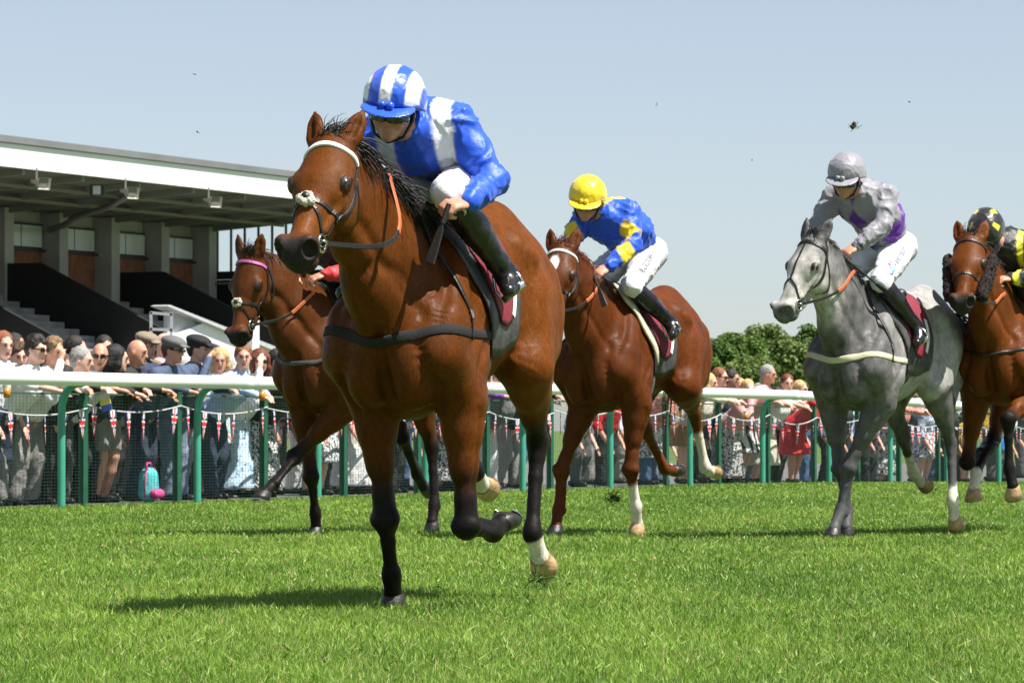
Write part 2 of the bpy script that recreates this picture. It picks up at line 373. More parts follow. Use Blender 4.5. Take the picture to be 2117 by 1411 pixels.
for i, s_ in enumerate(fs[2:-1]):
    b_ = empty('bunting', rp(s_, FT - .045)); b_.rotation_euler = (0, 0, ang); tag(b_, 'union flag bunting string ' + BL[min(i, len(BL) - 1)], 'bunting', 'bunting strings along the fence')
    dz = rp(s_ + FSTEP, 0).z - rp(s_, 0).z; sag = random.uniform(.05, .11); top = random.uniform(.90, .95); zf = lambda u: top - sag * 4 * u * (1 - u) + dz * u
    m = MB(); m.tube([(u * FSTEP, 0, zf(u)) for u in np.linspace(0, 1, 11)], .007, 5); m.build('cord', CORD, b_)
    for k in range(6):
        u = (k + .5 + random.uniform(-.12, .12)) / 6; o = link(bpy.data.objects.new('pennant', pen), b_); o.location = (u * FSTEP, -.008, zf(u) - .003); o.rotation_euler = (random.uniform(-.05, .08), random.uniform(-.10, .10), random.uniform(-.5, .5))

# ------------------------------------------------------------------ grandstand
ST0 = Vector((-15.2, 115.0, 0))
def sp(s_, t_, z): p = ST0 + E_ * s_ + N_ * t_; return Vector((p.x, p.y, z))
st = empty('grandstand'); tag(st, 'grandstand with white roof fascia, concrete columns and dark terrace walls', 'grandstand')
FASC = mat('white_fascia', (.80, .80, .80, 1), .6, var=.03, scale=.4, bump=.05, bscale=3); ROOFG = mat('grey_roof_felt', (.16, .165, .17, 1), .85, var=.15, scale=.6)
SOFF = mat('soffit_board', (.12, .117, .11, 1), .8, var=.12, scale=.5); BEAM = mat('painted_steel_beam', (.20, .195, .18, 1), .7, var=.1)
CONC = mat('concrete', (.34, .33, .31, 1), .85, var=.15, scale=.8, bump=.2, bscale=6); BRICKM = mat('red_brick', (.20, .075, .04, 1), .85, var=.3, scale=4)
BLACKW = mat('black_painted_wall', (.012, .012, .013, 1), .7, var=.2, scale=1); STEPM = mat('terrace_concrete', (.30, .29, .28, 1), .9, var=.3, scale=1.5, bump=.3, bscale=5)
GLASS = mat('frosted_window', (.55, .57, .58, 1), .25, var=.06, scale=1); FRAME = mat('dark_window_frame', (.02, .02, .02, 1), .5); WHITEP = mat('white_paint', (.78, .78, .78, 1), .55, var=.05)
SA, SB, DEP = -30.0, 25.8, 8.0
def slab(name, pts, m, th, d=(0, 0, 1), parent=st):
    d = Vector(d); n = len(pts); V = [Vector(p) for p in pts] + [Vector(p) + d * th for p in pts]
    F = [tuple(range(n - 1, -1, -1)), tuple(range(n, 2 * n))] + [(i, (i + 1) % n, n + (i + 1) % n, n + i) for i in range(n)]
    return mesh_obj(name, V, F, m, parent)
fa = slab('fascia', [sp(SA, 0, 8.52), sp(SB, 0, 8.52), sp(SB, 0, 9.22), sp(SA, 0, 9.22)], FASC, .12, N_)
slab('roof', [sp(SA, -.10, 9.24), sp(SB, -.10, 9.24), sp(SB, DEP + .5, 8.60), sp(SA, DEP + .5, 8.60)], ROOFG, .20)
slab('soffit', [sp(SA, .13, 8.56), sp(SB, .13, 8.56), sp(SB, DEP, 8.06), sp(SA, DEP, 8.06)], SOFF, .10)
cols = [25.6 - 3.4 * k for k in range(0, 15)]
for s_ in cols:
    m = MB(); m.bar(sp(s_ - .25, .2, 8.46), sp(s_ - .25, DEP, 7.95), .14, .22); m.build('roof_beam', BEAM, st)
    m = MB(); a, b = sp(s_, DEP - .55, 0), sp(s_, DEP, 0)
    V_ = [sp(s_ - .55, DEP - .75, 3.2), sp(s_, DEP - .75, 3.2), sp(s_, DEP, 3.2), sp(s_ - .55, DEP, 3.2)]; o = slab('column', V_, CONC, 4.86)
for t_ in (2.2, 4.6): m = MB(); m.bar(sp(SA, t_, 8.36 - .064 * t_), sp(SB, t_, 8.36 - .064 * t_), .10, .10); m.build('purlin', BEAM, st)
m = MB(); m.tube([sp(9.0, .6, 8.40), sp(11.5, 3.2, 8.0), sp(13.0, 5.5, 7.75), sp(13.4, 6.1, 7.55), sp(14.6, 7.5, 7.45)], .11, 8); m.build('drain_pipe', BEAM, st, True)
slab('back_wall', [sp(SA, DEP + .02, 0), sp(SB, DEP + .02, 0), sp(SB, DEP + .02, 8.1), sp(SA, DEP + .02, 8.1)], CONC, .2, N_)
for a, b in zip(cols[1:], cols[:-1]):
    slab('brick_panel', [sp(a, DEP - .06, 3.2), sp(b - .56, DEP - .06, 3.2), sp(b - .56, DEP - .06, 6.72), sp(a, DEP - .06, 6.72)], BRICKM, .06, N_)
    wn = slab('window', [sp(a + .08, DEP - .10, 6.80), sp(b - .62, DEP - .10, 6.80), sp(b - .62, DEP - .10, 7.66), sp(a + .08, DEP - .10, 7.66)], FRAME, .08, N_)
    mid_ = (a + b - .54) / 2
    for x0, x1 in ((a + .13, mid_ - .03), (mid_ + .03, b - .67)): slab('pane', [sp(x0, DEP - .125, 6.87), sp(x1, DEP - .125, 6.87), sp(x1, DEP - .125, 7.59), sp(x0, DEP - .125, 7.59)], GLASS, .02, N_, wn)
    slab('sill', [sp(a, DEP - .22, 6.72), sp(b - .56, DEP - .22, 6.72), sp(b - .56, DEP - .05, 6.72), sp(a, DEP - .05, 6.72)], FRAME, .07, (0, 0, 1), wn)
for k in range(14):                                       # terrace steps
    t0, t1, z = k * .58 - .2, (k + 1) * .58 - .2, 2.1 + .235 * k
    slab('terrace_step', [sp(SA, t0, 0.5), sp(SB, t0, .5), sp(SB, t1, .5), sp(SA, t1, .5)], STEPM, z - .5)
for s_ in (-4.5, 3.6, 11.6, 19.6):                              # black parapets beside the stairways
    V_ = [sp(s_, -.3, 1.0), sp(s_, DEP - .1, 4.2), sp(s_, DEP - .1, 6.2), sp(s_, DEP - 2.0, 6.2), sp(s_, -.3, 3.2)]
    slab('parapet', V_, BLACKW, .18, E_)
# glazed end screen
ge = empty('glazed_end_screen'); ge.parent = st
for k in range(14):
    t0 = DEP - .1 - k * .57; ztop = lambda t: 8.5 - .0625 * t; z0 = 6.45
    m = MB(); m.bar(sp(SB, t0, z0), sp(SB, t0, ztop(t0)), .07, .07, tuple(E_)); m.build('mullion', FRAME, ge)
CLEAR = bpy.data.materials.new('clear_glass'); CLEAR.use_nodes = True; b_ = CLEAR.node_tree.nodes['Principled BSDF']; b_.inputs['Transmission Weight'].default_value = 1; b_.inputs['Roughness'].default_value = .02; b_.inputs['IOR'].default_value = 1.02; b_.inputs['Base Color'].default_value = (.93, .96, .97, 1)
for k in range(13):
    t0, t1 = DEP - .14 - k * .57, DEP - .06 - (k + 1) * .57
    slab('glass_pane', [sp(SB, t0, 6.47), sp(SB, t1, 6.47), sp(SB, t1, 8.5 - .0625 * t1), sp(SB, t0, 8.5 - .0625 * t0)], CLEAR, .01, E_, ge)
slab('end_rail', [sp(SB, -.2, 6.15), sp(SB, DEP, 6.15), sp(SB, DEP, 6.45), sp(SB, -.2, 6.45)], BLACKW, .12, E_)
slab('end_wall', [sp(SB, -.2, .5), sp(SB, DEP, .5), sp(SB, DEP, 6.14), sp(SB, -.2, 6.14)], BLACKW, .10, E_)
m = MB()
for t_ in (7.6, 5.9, 4.2): m.bar(sp(SB - .3, t_, 3.4), sp(SB - .3, t_, 6.0), .08, .08)
m.bar(sp(SB - .3, 7.7, 6.0), sp(SB - .3, 4.1, 6.0), .08, .08, tuple(E_)); m.build('handrail', BEAM, st)
# horn loudspeakers and a floodlight under the fascia
HORN = mat('cream_horn', (.50, .48, .42, 1), .5, var=.08)
def horn(px, nm, lab):
    k = (px - 1058.5) / 8000; a = ST0 - N_ * .35; s_ = (k * a.y - a.x) / (E_.x - k * E_.y); c = sp(s_, -.35, 8.10); r = empty('horn_loudspeaker', c); tag(r, lab, 'loudspeaker', 'horn loudspeakers under the fascia')
    d = (Vector((.75, -.62, -.18))).normalized(); u = d.orthogonal().normalized(); m = MB()
    for (q, w_) in ((-.40, .05), (-.2, .07), (-.02, .14), (.16, .21)):
        uu = Vector((d.y, -d.x, 0)).normalized(); vv = uu.cross(d); n0 = len(m.v); m.v += [tuple(d * q + uu * sx * w_ * 1.15 + vv * sy * w_ * .85) for sx, sy in ((-1, -1), (1, -1), (1, 1), (-1, 1))]
    for i in range(3):
        for j in range(4): m.f.append((i * 4 + j, i * 4 + (j + 1) % 4, i * 4 + 4 + (j + 1) % 4, i * 4 + 4 + j))
    m.f.append((3, 2, 1, 0)); m.build('horn', HORN, r)
    m = MB(); uu = Vector((d.y, -d.x, 0)).normalized(); vv = uu.cross(d); m.add([d * .10 + uu * sx * .17 + vv * sy * .13 for sx, sy in ((-1, -1), (1, -1), (1, 1), (-1, 1))], [(0, 1, 2, 3)]); m.build('horn_throat', mat('horn_inside', (.16, .15, .13, 1), .8), r)
    m = MB(); m.bar(-d * .2, -d * .2 + Vector((0, 0, .42)), .05, .05, (1, 0, 0)); m.build('bracket', BEAM, r)
horn(84, 'a', 'cream horn loudspeaker nearest the left edge under the fascia'); horn(268, 'b', 'cream horn loudspeaker in the middle of the three under the fascia'); horn(440, 'c', 'cream horn loudspeaker farthest right, nearest the glazed end')
k = (200 - 1058.5) / 8000; a = ST0 + N_ * .6; s_ = (k * a.y - a.x) / (E_.x - k * E_.y); c = sp(s_, .6, 8.2); r = empty('floodlight', c); tag(r, 'small dark floodlight hanging between two horn loudspeakers', 'floodlight')
m = MB(); m.box(-.22, .22, -.1, .1, -.2, .14); m.build('housing', FRAME, r); m = MB(); m.box(-.12, .12, -.13, -.10, -.17, .10); m.build('lamp_glass', GLASS, r)
# white-sided steps in front of the stand
wr = empty('white_stair'); tag(wr, 'white panelled outdoor stair with grey frames in front of the grandstand', 'stair')
def wp(px, y_px, D): q = 8000 / D; return Vector(((px - 1058.5) / q, D, .72 + (885 - y_px) / q))
def pane(name, pts, D, m, th=.12, dd=2.7): slab(name, [wp(x, y, D + dd * (x - 340) / 100) for x, y in pts], m, th, N_, wr)
pane('side_panel', [(345, 760), (600, 830), (600, 730), (432, 662), (345, 700)], 100, WHITEP, .15)
pane('end_panel', [(345, 700), (432, 662), (345, 634)], 100.3, mat('grey_panel', (.42, .43, .44, 1), .6), .10)
pane('top_rail', [(345, 632), (600, 738), (600, 728), (352, 630)], 99.7, mat('grey_panel', (.42, .43, .44, 1), .6), .5)
pane('post', [(522, 760), (536, 760), (536, 600), (522, 600)], 99.2, WHITEP, .15)
fr = mat('pale_grey_frame', (.40, .41, .42, 1), .5)
for a_, b_ in (((312, 645), (312, 760)), ((354, 645), (354, 720)), ((310, 646), (356, 650)), ((310, 680), (356, 682))):
    m = MB(); m.bar(wp(*a_, 98.8), wp(*b_, 98.8), .07, .07, (0, 1, 0)); m.build('frame_bar', fr, wr)

# ------------------------------------------------------------------ trees
LEAF = [mat('leaf_%d' % i, c, .55, var=.35, scale=.35, spec=.3, trans=.25) for i, c in enumerate([(.065, .125, .020, 1), (.095, .165, .026, 1), (.125, .185, .042, 1)])]
BARK = mat('bark', (.06, .045, .03, 1), .9, var=.3, scale=5, bump=.5, bscale=20)
def tree(px, ytop, D, wpx, label, mi, seed):
    rg = np.random.default_rng(seed); q = 8000 / D; X = (px - 1058.5) / q; top = .72 + (885 - ytop) / q; W_ = wpx / q / 2; r = empty('tree', (X, D, -.14)); tag(r, label, 'tree', 'trees beyond the course')
    m = MB(); m.tube([(0, 0, 0), (.1, .05, top * .25), (-.05, 0, top * .5), (.1, 0, top * .8)], [.38, .30, .2, .06], 8)
    for i in range(7):
        a = rg.uniform(0, 6.28); z = top * rg.uniform(.25, .55); m.tube([(0, 0, z), (math.cos(a) * W_ * .4, math.sin(a) * W_ * .4, z + top * .15), (math.cos(a) * W_ * .75, math.sin(a) * W_ * .75, z + top * .24)], [.13, .08, .03], 6)
    m.build('trunk', BARK, r, True)
    nc = 46; cl = []
    for i in range(nc):
        a = rg.uniform(0, 6.28); u = rg.uniform(-.9, 1); rr = math.sqrt(max(0, 1 - u * u)) * rg.uniform(.55, 1.0); cl.append((math.cos(a) * rr * W_, math.sin(a) * rr * W_, top * (.56 + .36 * u), rg.uniform(.16, .32) * W_ + .35))
    cl = np.array(cl); n = 15000; ci = rg.integers(0, nc, n); d = rg.normal(size=(n, 3)); d /= np.linalg.norm(d, axis=1)[:, None]; rad = rg.random(n) ** .4
    P = cl[ci, :3] + d * (cl[ci, 3] * rad)[:, None] * np.array((1, 1, .75)); P[:, 2] = np.maximum(P[:, 2], .4); P[:, 2] += .14
    nn = d * .6 + rg.normal(size=(n, 3)) * .6 + np.array((0, 0, .5)); nn /= np.linalg.norm(nn, axis=1)[:, None]; u = np.cross(nn, rg.normal(size=(n, 3))); u /= np.linalg.norm(u, axis=1)[:, None]; v = np.cross(nn, u); sz = rg.uniform(.10, .22, n)[:, None]
    V = np.stack([P - u * sz, P + v * sz * .6, P + u * sz, P - v * sz * .6], 1).reshape(-1, 3); np_mesh('crown', V, np.arange(n * 4).reshape(-1, 4), LEAF[mi], r, False)
for i, a in enumerate([(1468, 694, 300, 130, 'dark tree right behind the chestnut rump', 0), (1525, 682, 310, 130, 'leafy tree second from the chestnut rump', 1), (1585, 664, 320, 150, 'tallest pale green tree in the middle of the clump', 2), (1632, 690, 290, 120, 'olive tree right of the tallest tree', 2), (1672, 662, 330, 110, 'dark tree half hidden by the grey horse', 0), (1555, 735, 270, 140, 'low pale tree at the front of the clump', 2), (1445, 722, 280, 90, 'small tree showing beside the chestnut tail', 1)]): tree(*a, 100 + i)
# ------------------------------------------------------------------ horses
LEATHER = mat('black_leather', (.012, .011, .010, 1), .42, var=.3, scale=30, bump=.15, bscale=120)
STEEL = mat('steel', (.62, .62, .6, 1), .22, 1.0, var=.1)
RUBBER_O = mat('orange_rubber', (.55, .13, .04, 1), .6, var=.15, scale=40, bump=.3, bscale=300)
FLEECE = mat('cream_fleece', (.62, .58, .48, 1), .9, var=.25, scale=60, bump=.9, bscale=120)
FLEECE_D = mat('dark_fleece', (.016, .010, .009, 1), .9, var=.4, scale=60, bump=.9, bscale=120)
PAD = mat('worn_black_pad', (.012, .012, .013, 1), .6, var=.35, scale=12, bump=.2, bscale=80, hue2=(.085, .085, .085, 1))
MAROON = mat('maroon_cloth', (.19, .012, .028, 1), .75, var=.15, scale=30, bump=.25, bscale=40)
WHITECL = mat('white_cloth', (.78, .78, .77, 1), .75, var=.05, scale=20, bump=.2, bscale=60)
CREAM = mat('cream_webbing', (.55, .52, .36, 1), .7, var=.12, scale=50, bump=.3, bscale=200)
HAIR_B = mat('black_horsehair', (.010, .009, .008, 1), .62, var=.4, scale=30)
HAIR_C = mat('chestnut_horsehair', (.13, .038, .014, 1), .42, var=.4, scale=30)
HAIR_G = mat('dark_grey_horsehair', (.05, .048, .046, 1), .5, var=.5, scale=30)
HOOF_D = mat('dark_hoof', (.018, .016, .015, 1), .45, var=.4, scale=25, bump=.2, bscale=60)
HOOF_L = mat('pale_hoof', (.42, .27, .13, 1), .5, var=.35, scale=25, bump=.2, bscale=60)
SHOE = mat('racing_plate', (.5, .5, .5, 1), .35, .9, var=.1)
LID = mat('dark_eyelid_skin', (.030, .018, .012, 1), .5, var=.2, scale=60)
EYE = mat('horse_eye', (.006, .004, .003, 1), .06, var=.1, coat=.6)
BOOTM = mat('black_brushing_boot', (.009, .009, .010, 1), .7, var=.2, bump=.3, bscale=90)
def coat_mat(name, rough, spec, mott, fine):
    """short glossy hair: mottled colour, broken-up shine, hair-fine relief and sweat-damp patches"""
    m = mat(name, attr='Col', rough=rough, var=.14, scale=5, spec=spec, coat=.015, stretch=(1, 1, .7)); t = m.node_tree; L = t.links.new; b = t.nodes['Principled BSDF']; tc = t.nodes.new('ShaderNodeTexCoord')
    def nz(scale, det, st=(1, 1, 1), dist=0.0):
        mp = t.nodes.new('ShaderNodeMapping'); mp.inputs['Scale'].default_value = st; L(tc.outputs['Object'], mp.inputs[0]); n = t.nodes.new('ShaderNodeTexNoise'); n.inputs['Scale'].default_value = scale; n.inputs['Detail'].default_value = det; n.inputs['Distortion'].default_value = dist; L(mp.outputs[0], n.inputs[0]); return n.outputs[0]
    def mr(x, a, b_, c, d): n = t.nodes.new('ShaderNodeMapRange'); [setattr(n.inputs[i_ + 1], 'default_value', v) for i_, v in enumerate((a, b_, c, d))]; L(x, n.inputs[0]); return n.outputs[0]
    def math_(op, x, y): n = t.nodes.new('ShaderNodeMath'); n.operation = op; L(x, n.inputs[0]); L(y, n.inputs[1]) if not isinstance(y, float) else setattr(n.inputs[1], 'default_value', y); return n.outputs[0]
    col = b.inputs['Base Color'].links[0].from_socket
    f = math_('MULTIPLY', mr(nz(28, 4, (1, 1, .45), .6), .3, .7, 1 - mott, 1 + mott), mr(nz(190, 3, (1, 1, .25)), .3, .7, 1 - fine, 1 + fine)); v = t.nodes.new('ShaderNodeMix'); v.data_type = 'RGBA'; v.blend_type = 'MULTIPLY'; v.inputs[0].default_value = 1
    cc = t.nodes.new('ShaderNodeCombineColor'); [L(f, cc.inputs[i_]) for i_ in range(3)]; L(col, v.inputs[6]); L(cc.outputs[0], v.inputs[7]); L(v.outputs[2], b.inputs['Base Color'])
    L(math_('ADD', mr(nz(6, 5, (1, 1, 1), 1.0), .35, .65, rough - .08, rough + .12), mr(nz(90, 2), .3, .7, -.06, .06)), b.inputs['Roughness'])
    h_ = math_('ADD', math_('MULTIPLY', nz(300, 3, (1, 1, .16)), .55), math_('MULTIPLY', nz(34, 4, (1, 1, .6), 1.2), .6)); bp = t.nodes.new('ShaderNodeBump'); bp.inputs['Strength'].default_value = .26; bp.inputs['Distance'].default_value = .012; L(h_, bp.inputs['Height']); L(bp.outputs[0], b.inputs['Normal']); return m
COAT = coat_mat('horse_coat', .47, .10, .17, .26)
COAT_G = coat_mat('grey_horse_coat', .52, .25, .20, .22)

def strands(mb, roots, dirs, length, rad, droop=.3, curl=.06, seg=6, sides=3):
    for p, d in zip(roots, dirs):
        p = Vector(p); d = Vector(d).normalized(); L = length * random.uniform(.55, 1.15); P = [p]; ph = random.uniform(0, 6.3)
        sx = Vector((random.gauss(0, 1), random.gauss(0, 1), random.gauss(0, 1))) * curl
        for i in range(seg):
            t = (i + 1) / seg
            d = (d + Vector((0, 0, -droop / seg)) + sx * math.sin(ph + t * 5) * .6).normalized(); p = p + d * L / seg; P.append(p)
        mb.tube(P, [rad * (1 - .9 * (i / seg) ** 1.5) for i in range(seg + 1)], sides, False, 1.0)

class Horse: pass
def horse(name, label, ox, oy, hd, pitch, dz, legs, poll, muz, coat, h=.010, roll=0.0, earf=.25, planted=(), mane=HAIR_B, bulk=1.0, mouth=.0, ml=.13, ms=1.0, ty=0.0):
    H = Horse(); a = R(hd); rz = math.atan2(-math.cos(a), -math.sin(a))
    root = empty(name, (ox, oy, 0), rz); tag(root, label, 'horse', 'racehorses galloping'); H.root = root; H.fr = (ox, oy, rz)
    p = R(pitch); cp, sp = math.cos(p), math.sin(p)
    def T(x, y, z): z = z - 1.25; return vec(x * cp - z * sp, y * bulk + ty, 1.25 + z * cp + x * sp + dz)
    H.T = T; TA = [(cp, 0, sp), (0, 1, 0), (-sp, 0, cp)]
    S = SDF(pad=.05); H.S = S
    # --- trunk
    S.ell(T(.12, 0, 1.215), (.56, .272 * bulk, .345), .08, TA)
    S.ell(T(.40, 0, 1.13), (.27, .20, .30), .08, TA)
    S.ell(T(-.25, 0, 1.285), (.46, .235 * bulk, .250), .09, TA)
    S.ell(T(-.34, 0, 1.44), (.42, .165, .15), .10, TA)
    S.ell(T(-.53, 0, 1.42), (.36, .195, .225), .08, TA)
    S.chain([(T(.46, 0, 1.54), .07), (T(.30, 0, 1.585), .055), (T(.02, 0, 1.50), .07), (T(-.3, 0, 1.52), .08), (T(-.55, 0, 1.585), .075), (T(-.80, 0, 1.46), .06)], .09)
    S.cone(T(-.80, 0, 1.47), T(-.92, 0, 1.50), .045, .03, .05)
    for s in (1, -1):
        S.cone(T(.30, s * .10, 1.50), T(.50, s * .17, 1.22), .085, .115, .06)            # shoulder blade
        S.cone(T(.22, s * .13, 1.40), T(.36, s * .19, 1.06), .10, .12, .05)              # triceps
        S.cone(T(.52, s * .17, 1.20), T(.56, s * .175, 1.10), .115, .11, .05)            # point of shoulder
        S.ell(T(.60, s * .092, 1.03), (.108, .088, .15), .028, TA)                      # breast muscle
        S.ell(T(-.58, s * .130, 1.25), (.27, .142, .28), .06, TA)                        # quarter
        S.cone(T(-.80, s * .11, 1.34), T(-.74, s * .14, 1.06), .105, .10, .06)           # hamstring
        S.cone(T(-.40, s * .165, 1.50), T(-.42, s * .185, 1.43), .04, .05, .08)           # hip bone
        S.cone(T(-.46, s * .145, 1.26), T(-.36, s * .17, 1.06), .150, .115, .06)            # thigh
        S.cone(T(-.14, s * .18, 1.14), T(-.36, s * .18, 1.20), .05, .05, .08)            # flank fold
    S.cone(T(.72, 0, 1.20), T(.67, 0, .88), .018, .022, .04, op='s')                     # breast cleft
    # --- legs
    H.legs = {}
    for lg, J in legs.items():
        s = 1 if lg[0] == 'L' else -1; E_, K, P_, C_ = [vec(*j) for j in J]; up = lambda A, B, t: A + (B - A) * t
        H.legs[lg] = (E_, K, P_, C_)
        ax = unit(K - E_); lat = unit(vec(0, 1, 0) - ax * ax[1]); fwd = np.cross(lat, ax) * -1
        if fwd[0] < 0 and abs(ax[2]) > .3: fwd = -fwd
        c2 = unit(P_ - K); lt2 = unit(vec(0, 1, 0) - c2 * c2[1]); bk = np.cross(lt2, c2)
        bend = ax - c2 * (ax @ c2)
        if np.linalg.norm(bend) > .15 and lg[1] == 'F': bk = unit(-(K - (E_ + P_) / 2)); bk = unit(bk - c2 * (bk @ c2))
        elif bk[0] > 0 and abs(c2[2]) > .3: bk = -bk
        if lg[1] == 'F':
            S.cone(T(.55, s * .165, 1.10), E_, .125, .098, .06)
            S.cone(T(.24, s * .15, 1.22), E_ + vec(-.03, 0, .02), .12, .075, .06)
            S.chain([(E_, .098), (up(E_, K, .22), .088), (up(E_, K, .5), .060), (up(E_, K, .8), .043), (up(E_, K, .93), .046)], .035, lat, .86)
            S.cone(up(E_, K, .06) + fwd * .035, up(E_, K, .55) + fwd * .02, .06, .04, .03)
            S.chain([(up(E_, K, .92), .046), (K, .053), (up(K, P_, .12), .044)], .02, lat, .95)
            S.ell(K + fwd * .014, (.043, .043, .046), .012); S.cone(K + lat * .026 + fwd * .01, K - lat * .026 + fwd * .01, .036, .036, .012); S.cone(up(K, P_, .10) + lat * .02, up(K, P_, .10) - lat * .02, .028, .028, .01)
            S.cone(K + bk * .03, up(K, P_, .2) + bk * .018, .026, .02, .03)
            rc, rp = .0285, .0370
        else:
            st = E_
            S.cone(T(-.52, s * .14, 1.25), st, .160, .112, .06)
            S.cone(T(-.76, s * .125, 1.22), up(st, K, .38) + vec(-.05, 0, 0), .115, .07, .06)
            S.chain([(st, .118), (up(st, K, .25), .098), (up(st, K, .6), .06), (up(st, K, .92), .047)], .045, lat, .80)
            S.cone(st + vec(.02, 0, .0), up(st, K, .2), .085, .06, .04)
            ph = K - c2 * .075 + bk * .05                                                # point of hock
            S.cone(ph, K + bk * .03 + c2 * .03, .026, .024, .03); S.cone(ph, up(st, K, .55) + bk * .02, .02, .03, .035)
            S.chain([(up(st, K, .9), .047), (K, .052), (up(K, P_, .16), .040)], .02, lat, .85)
            rc, rp = .0295, .039
        S.chain([(up(K, P_, .1), rc * 1.2), (up(K, P_, .4), rc), (up(K, P_, .85), rc)], .015)
        S.chain([(up(K, P_, .08) + bk * .030, rc * .66), (up(K, P_, .55) + bk * .034, rc * .55), (up(K, P_, .92) + bk * .030, rc * .75)], .007)
        S.cone(up(K, P_, .93), up(P_, C_, .12), rp * .95, rp, .02); S.ell(P_ + bk * .026, (.030, .034, .030), .012)
        S.chain([(P_, rp), (up(P_, C_, .5), .0315), (C_, .040)], .018)
    # --- neck and head
    P = vec(*poll); M = vec(*muz); ha = unit(M - P); L = np.linalg.norm(M - P); k = L / .58
    hl = unit(np.cross((0, 0, 1), ha)); hv = np.cross(ha, hl)
    if roll: hl, hv = hl * math.cos(R(roll)) + hv * math.sin(R(roll)), hv * math.cos(R(roll)) - hl * math.sin(R(roll))
    KV, KW = 1.10, 1.29; hp = lambda u, v, w_=0.0: P + (ha * u + hv * v * KV + hl * w_ * KW) * k; k3 = lambda *r: np.array(r) * k * np.array((1, KV, KW))
    H.hp = hp; H.ha, H.hv, H.hl = ha, hv, hl; HA = [ha, hv, hl]
    nb = T(.44, 0, 1.34); pb = hp(.02, -.06); thr = hp(.10, -.19); wi = T(.36, 0, 1.555)
    mid = lambda A, B, t, lift=0.0: A + (B - A) * t + vec(0, 0, lift)
    ny = unit(np.cross(vec(0, 0, 1), pb - nb))
    S.chain([(nb, .20), (mid(nb, pb, .35, .0), .155), (mid(nb, pb, .7, .01), .118), (hp(.05, -.10), .095)], .08, ny, .72)
    S.chain([(wi, .075), (mid(wi, pb, .35, .035), .062), (mid(wi, pb, .7, .04), .056), (hp(-.01, -.03), .06)], .08, ny, .85)
    S.chain([(T(.57, 0, 1.14), .145), (mid(T(.60, 0, 1.16), thr, .4, -.015), .105), (mid(T(.60, 0, 1.16), thr, .75, -.01), .082), (thr, .075)], .08, ny, .82)
    S.ell(hp(.09, -.055), k3(.13, .085, .082), .03, HA)
    S.ell(hp(.19, -.045), k3(.14, .072, .088), .03, HA)
    S.chain([(hp(.20, -.045), .066 * k), (hp(.34, -.048), .058 * k), (hp(.50, -.05), .050 * k)], .03, hl, .95)
    S.chain([(hp(.18, -.10), .075 * k), (hp(.36, -.098), .060 * k), (hp(.50, -.09), .052 * k)], .03, hl, .82)
    for s in (1, -1):
        S.ell(hp(.19, -.135, s * .048), k3(.115, .105, .034), .03, HA)            # jowl
        S.cone(hp(.25, -.075, s * .066), hp(.40, -.085, s * .045), .018 * k, .013 * k, .025)  # facial crest
        S.ell(hp(.190, -.028, s * .074), k3(.046, .026, .024), .02, HA)           # brow
        S.ell(hp(.538, -.034, s * .042), k3(.050, .046, .028), .02, HA)           # nostril wing
    S.chain([(hp(.25, -.185), .042 * k), (hp(.40, -.150), .036 * k), (hp(.50, -.125), .034 * k)], .03, hl, 1.0)
    S.ell(hp(.540, -.065), k3(.066, .064, .048), .03, HA); S.ell(hp(.576, -.080), k3(.026, .040, .030), .02, HA)
    S.ell(hp(.508, -.132 - mouth), k3(.046, .032, .036), .02, HA)
    for s in (1, -1):
        S.ell(hp(.566, -.026, s * .052), k3(.034, .034, .022), .010, HA, 's')
        S.cone(hp(.585, -.098, s * .02), hp(.47, -.105, s * .06), .006 * k, .005 * k, .012, op='s')
        d = unit(-ha * 1.0 + hv * earf + hl * s * .22); n_ = unit(hv * .9 + ha * .5 + hl * s * .45); n_ = unit(n_ - d * (n_ @ d)); l_ = np.cross(d, n_)
        b = hp(.005, -.012, s * .052)
        S.chain([(b, .030 * k), (b + d * .045 * k, .036 * k), (b + d * .10 * k, .028 * k), (b + d * .155 * k, .008 * k)], .02, n_, .55)
        S.chain([(b + d * .035 * k + n_ * .026 * k, .016 * k), (b + d * .09 * k + n_ * .022 * k, .014 * k), (b + d * .125 * k + n_ * .014 * k, .006 * k)], .01, op='s')
    S.build(h); V, Q = S.mesh(); NV = S.grad(V); NV /= np.maximum(np.linalg.norm(NV, axis=1), 1e-6)[:, None]
    # --- muscle lines pressed into or raised from the skin
    def sculpt(pts, wd, dep):
        for s in (1, -1):
            G = S.snap(spline([q * vec(1, s, 1) if isinstance(q, np.ndarray) else T(q[0], s * q[1], q[2]) for q in pts], 24), 0, 10)[0]
            lo, hi = G.min(0) - wd * 2.6, G.max(0) + wd * 2.6; I = np.where(((V > lo) & (V < hi)).all(1))[0]
            if not len(I): continue
            d2 = ((V[I][:, None] - G[None]) ** 2).sum(2); j = d2.argmin(1); e = np.sin(np.pi * (j + 1.5) / 26) ** .6
            V[I] += NV[I] * (1.2 * dep * e * np.exp(-d2.min(1) / wd ** 2))[:, None]
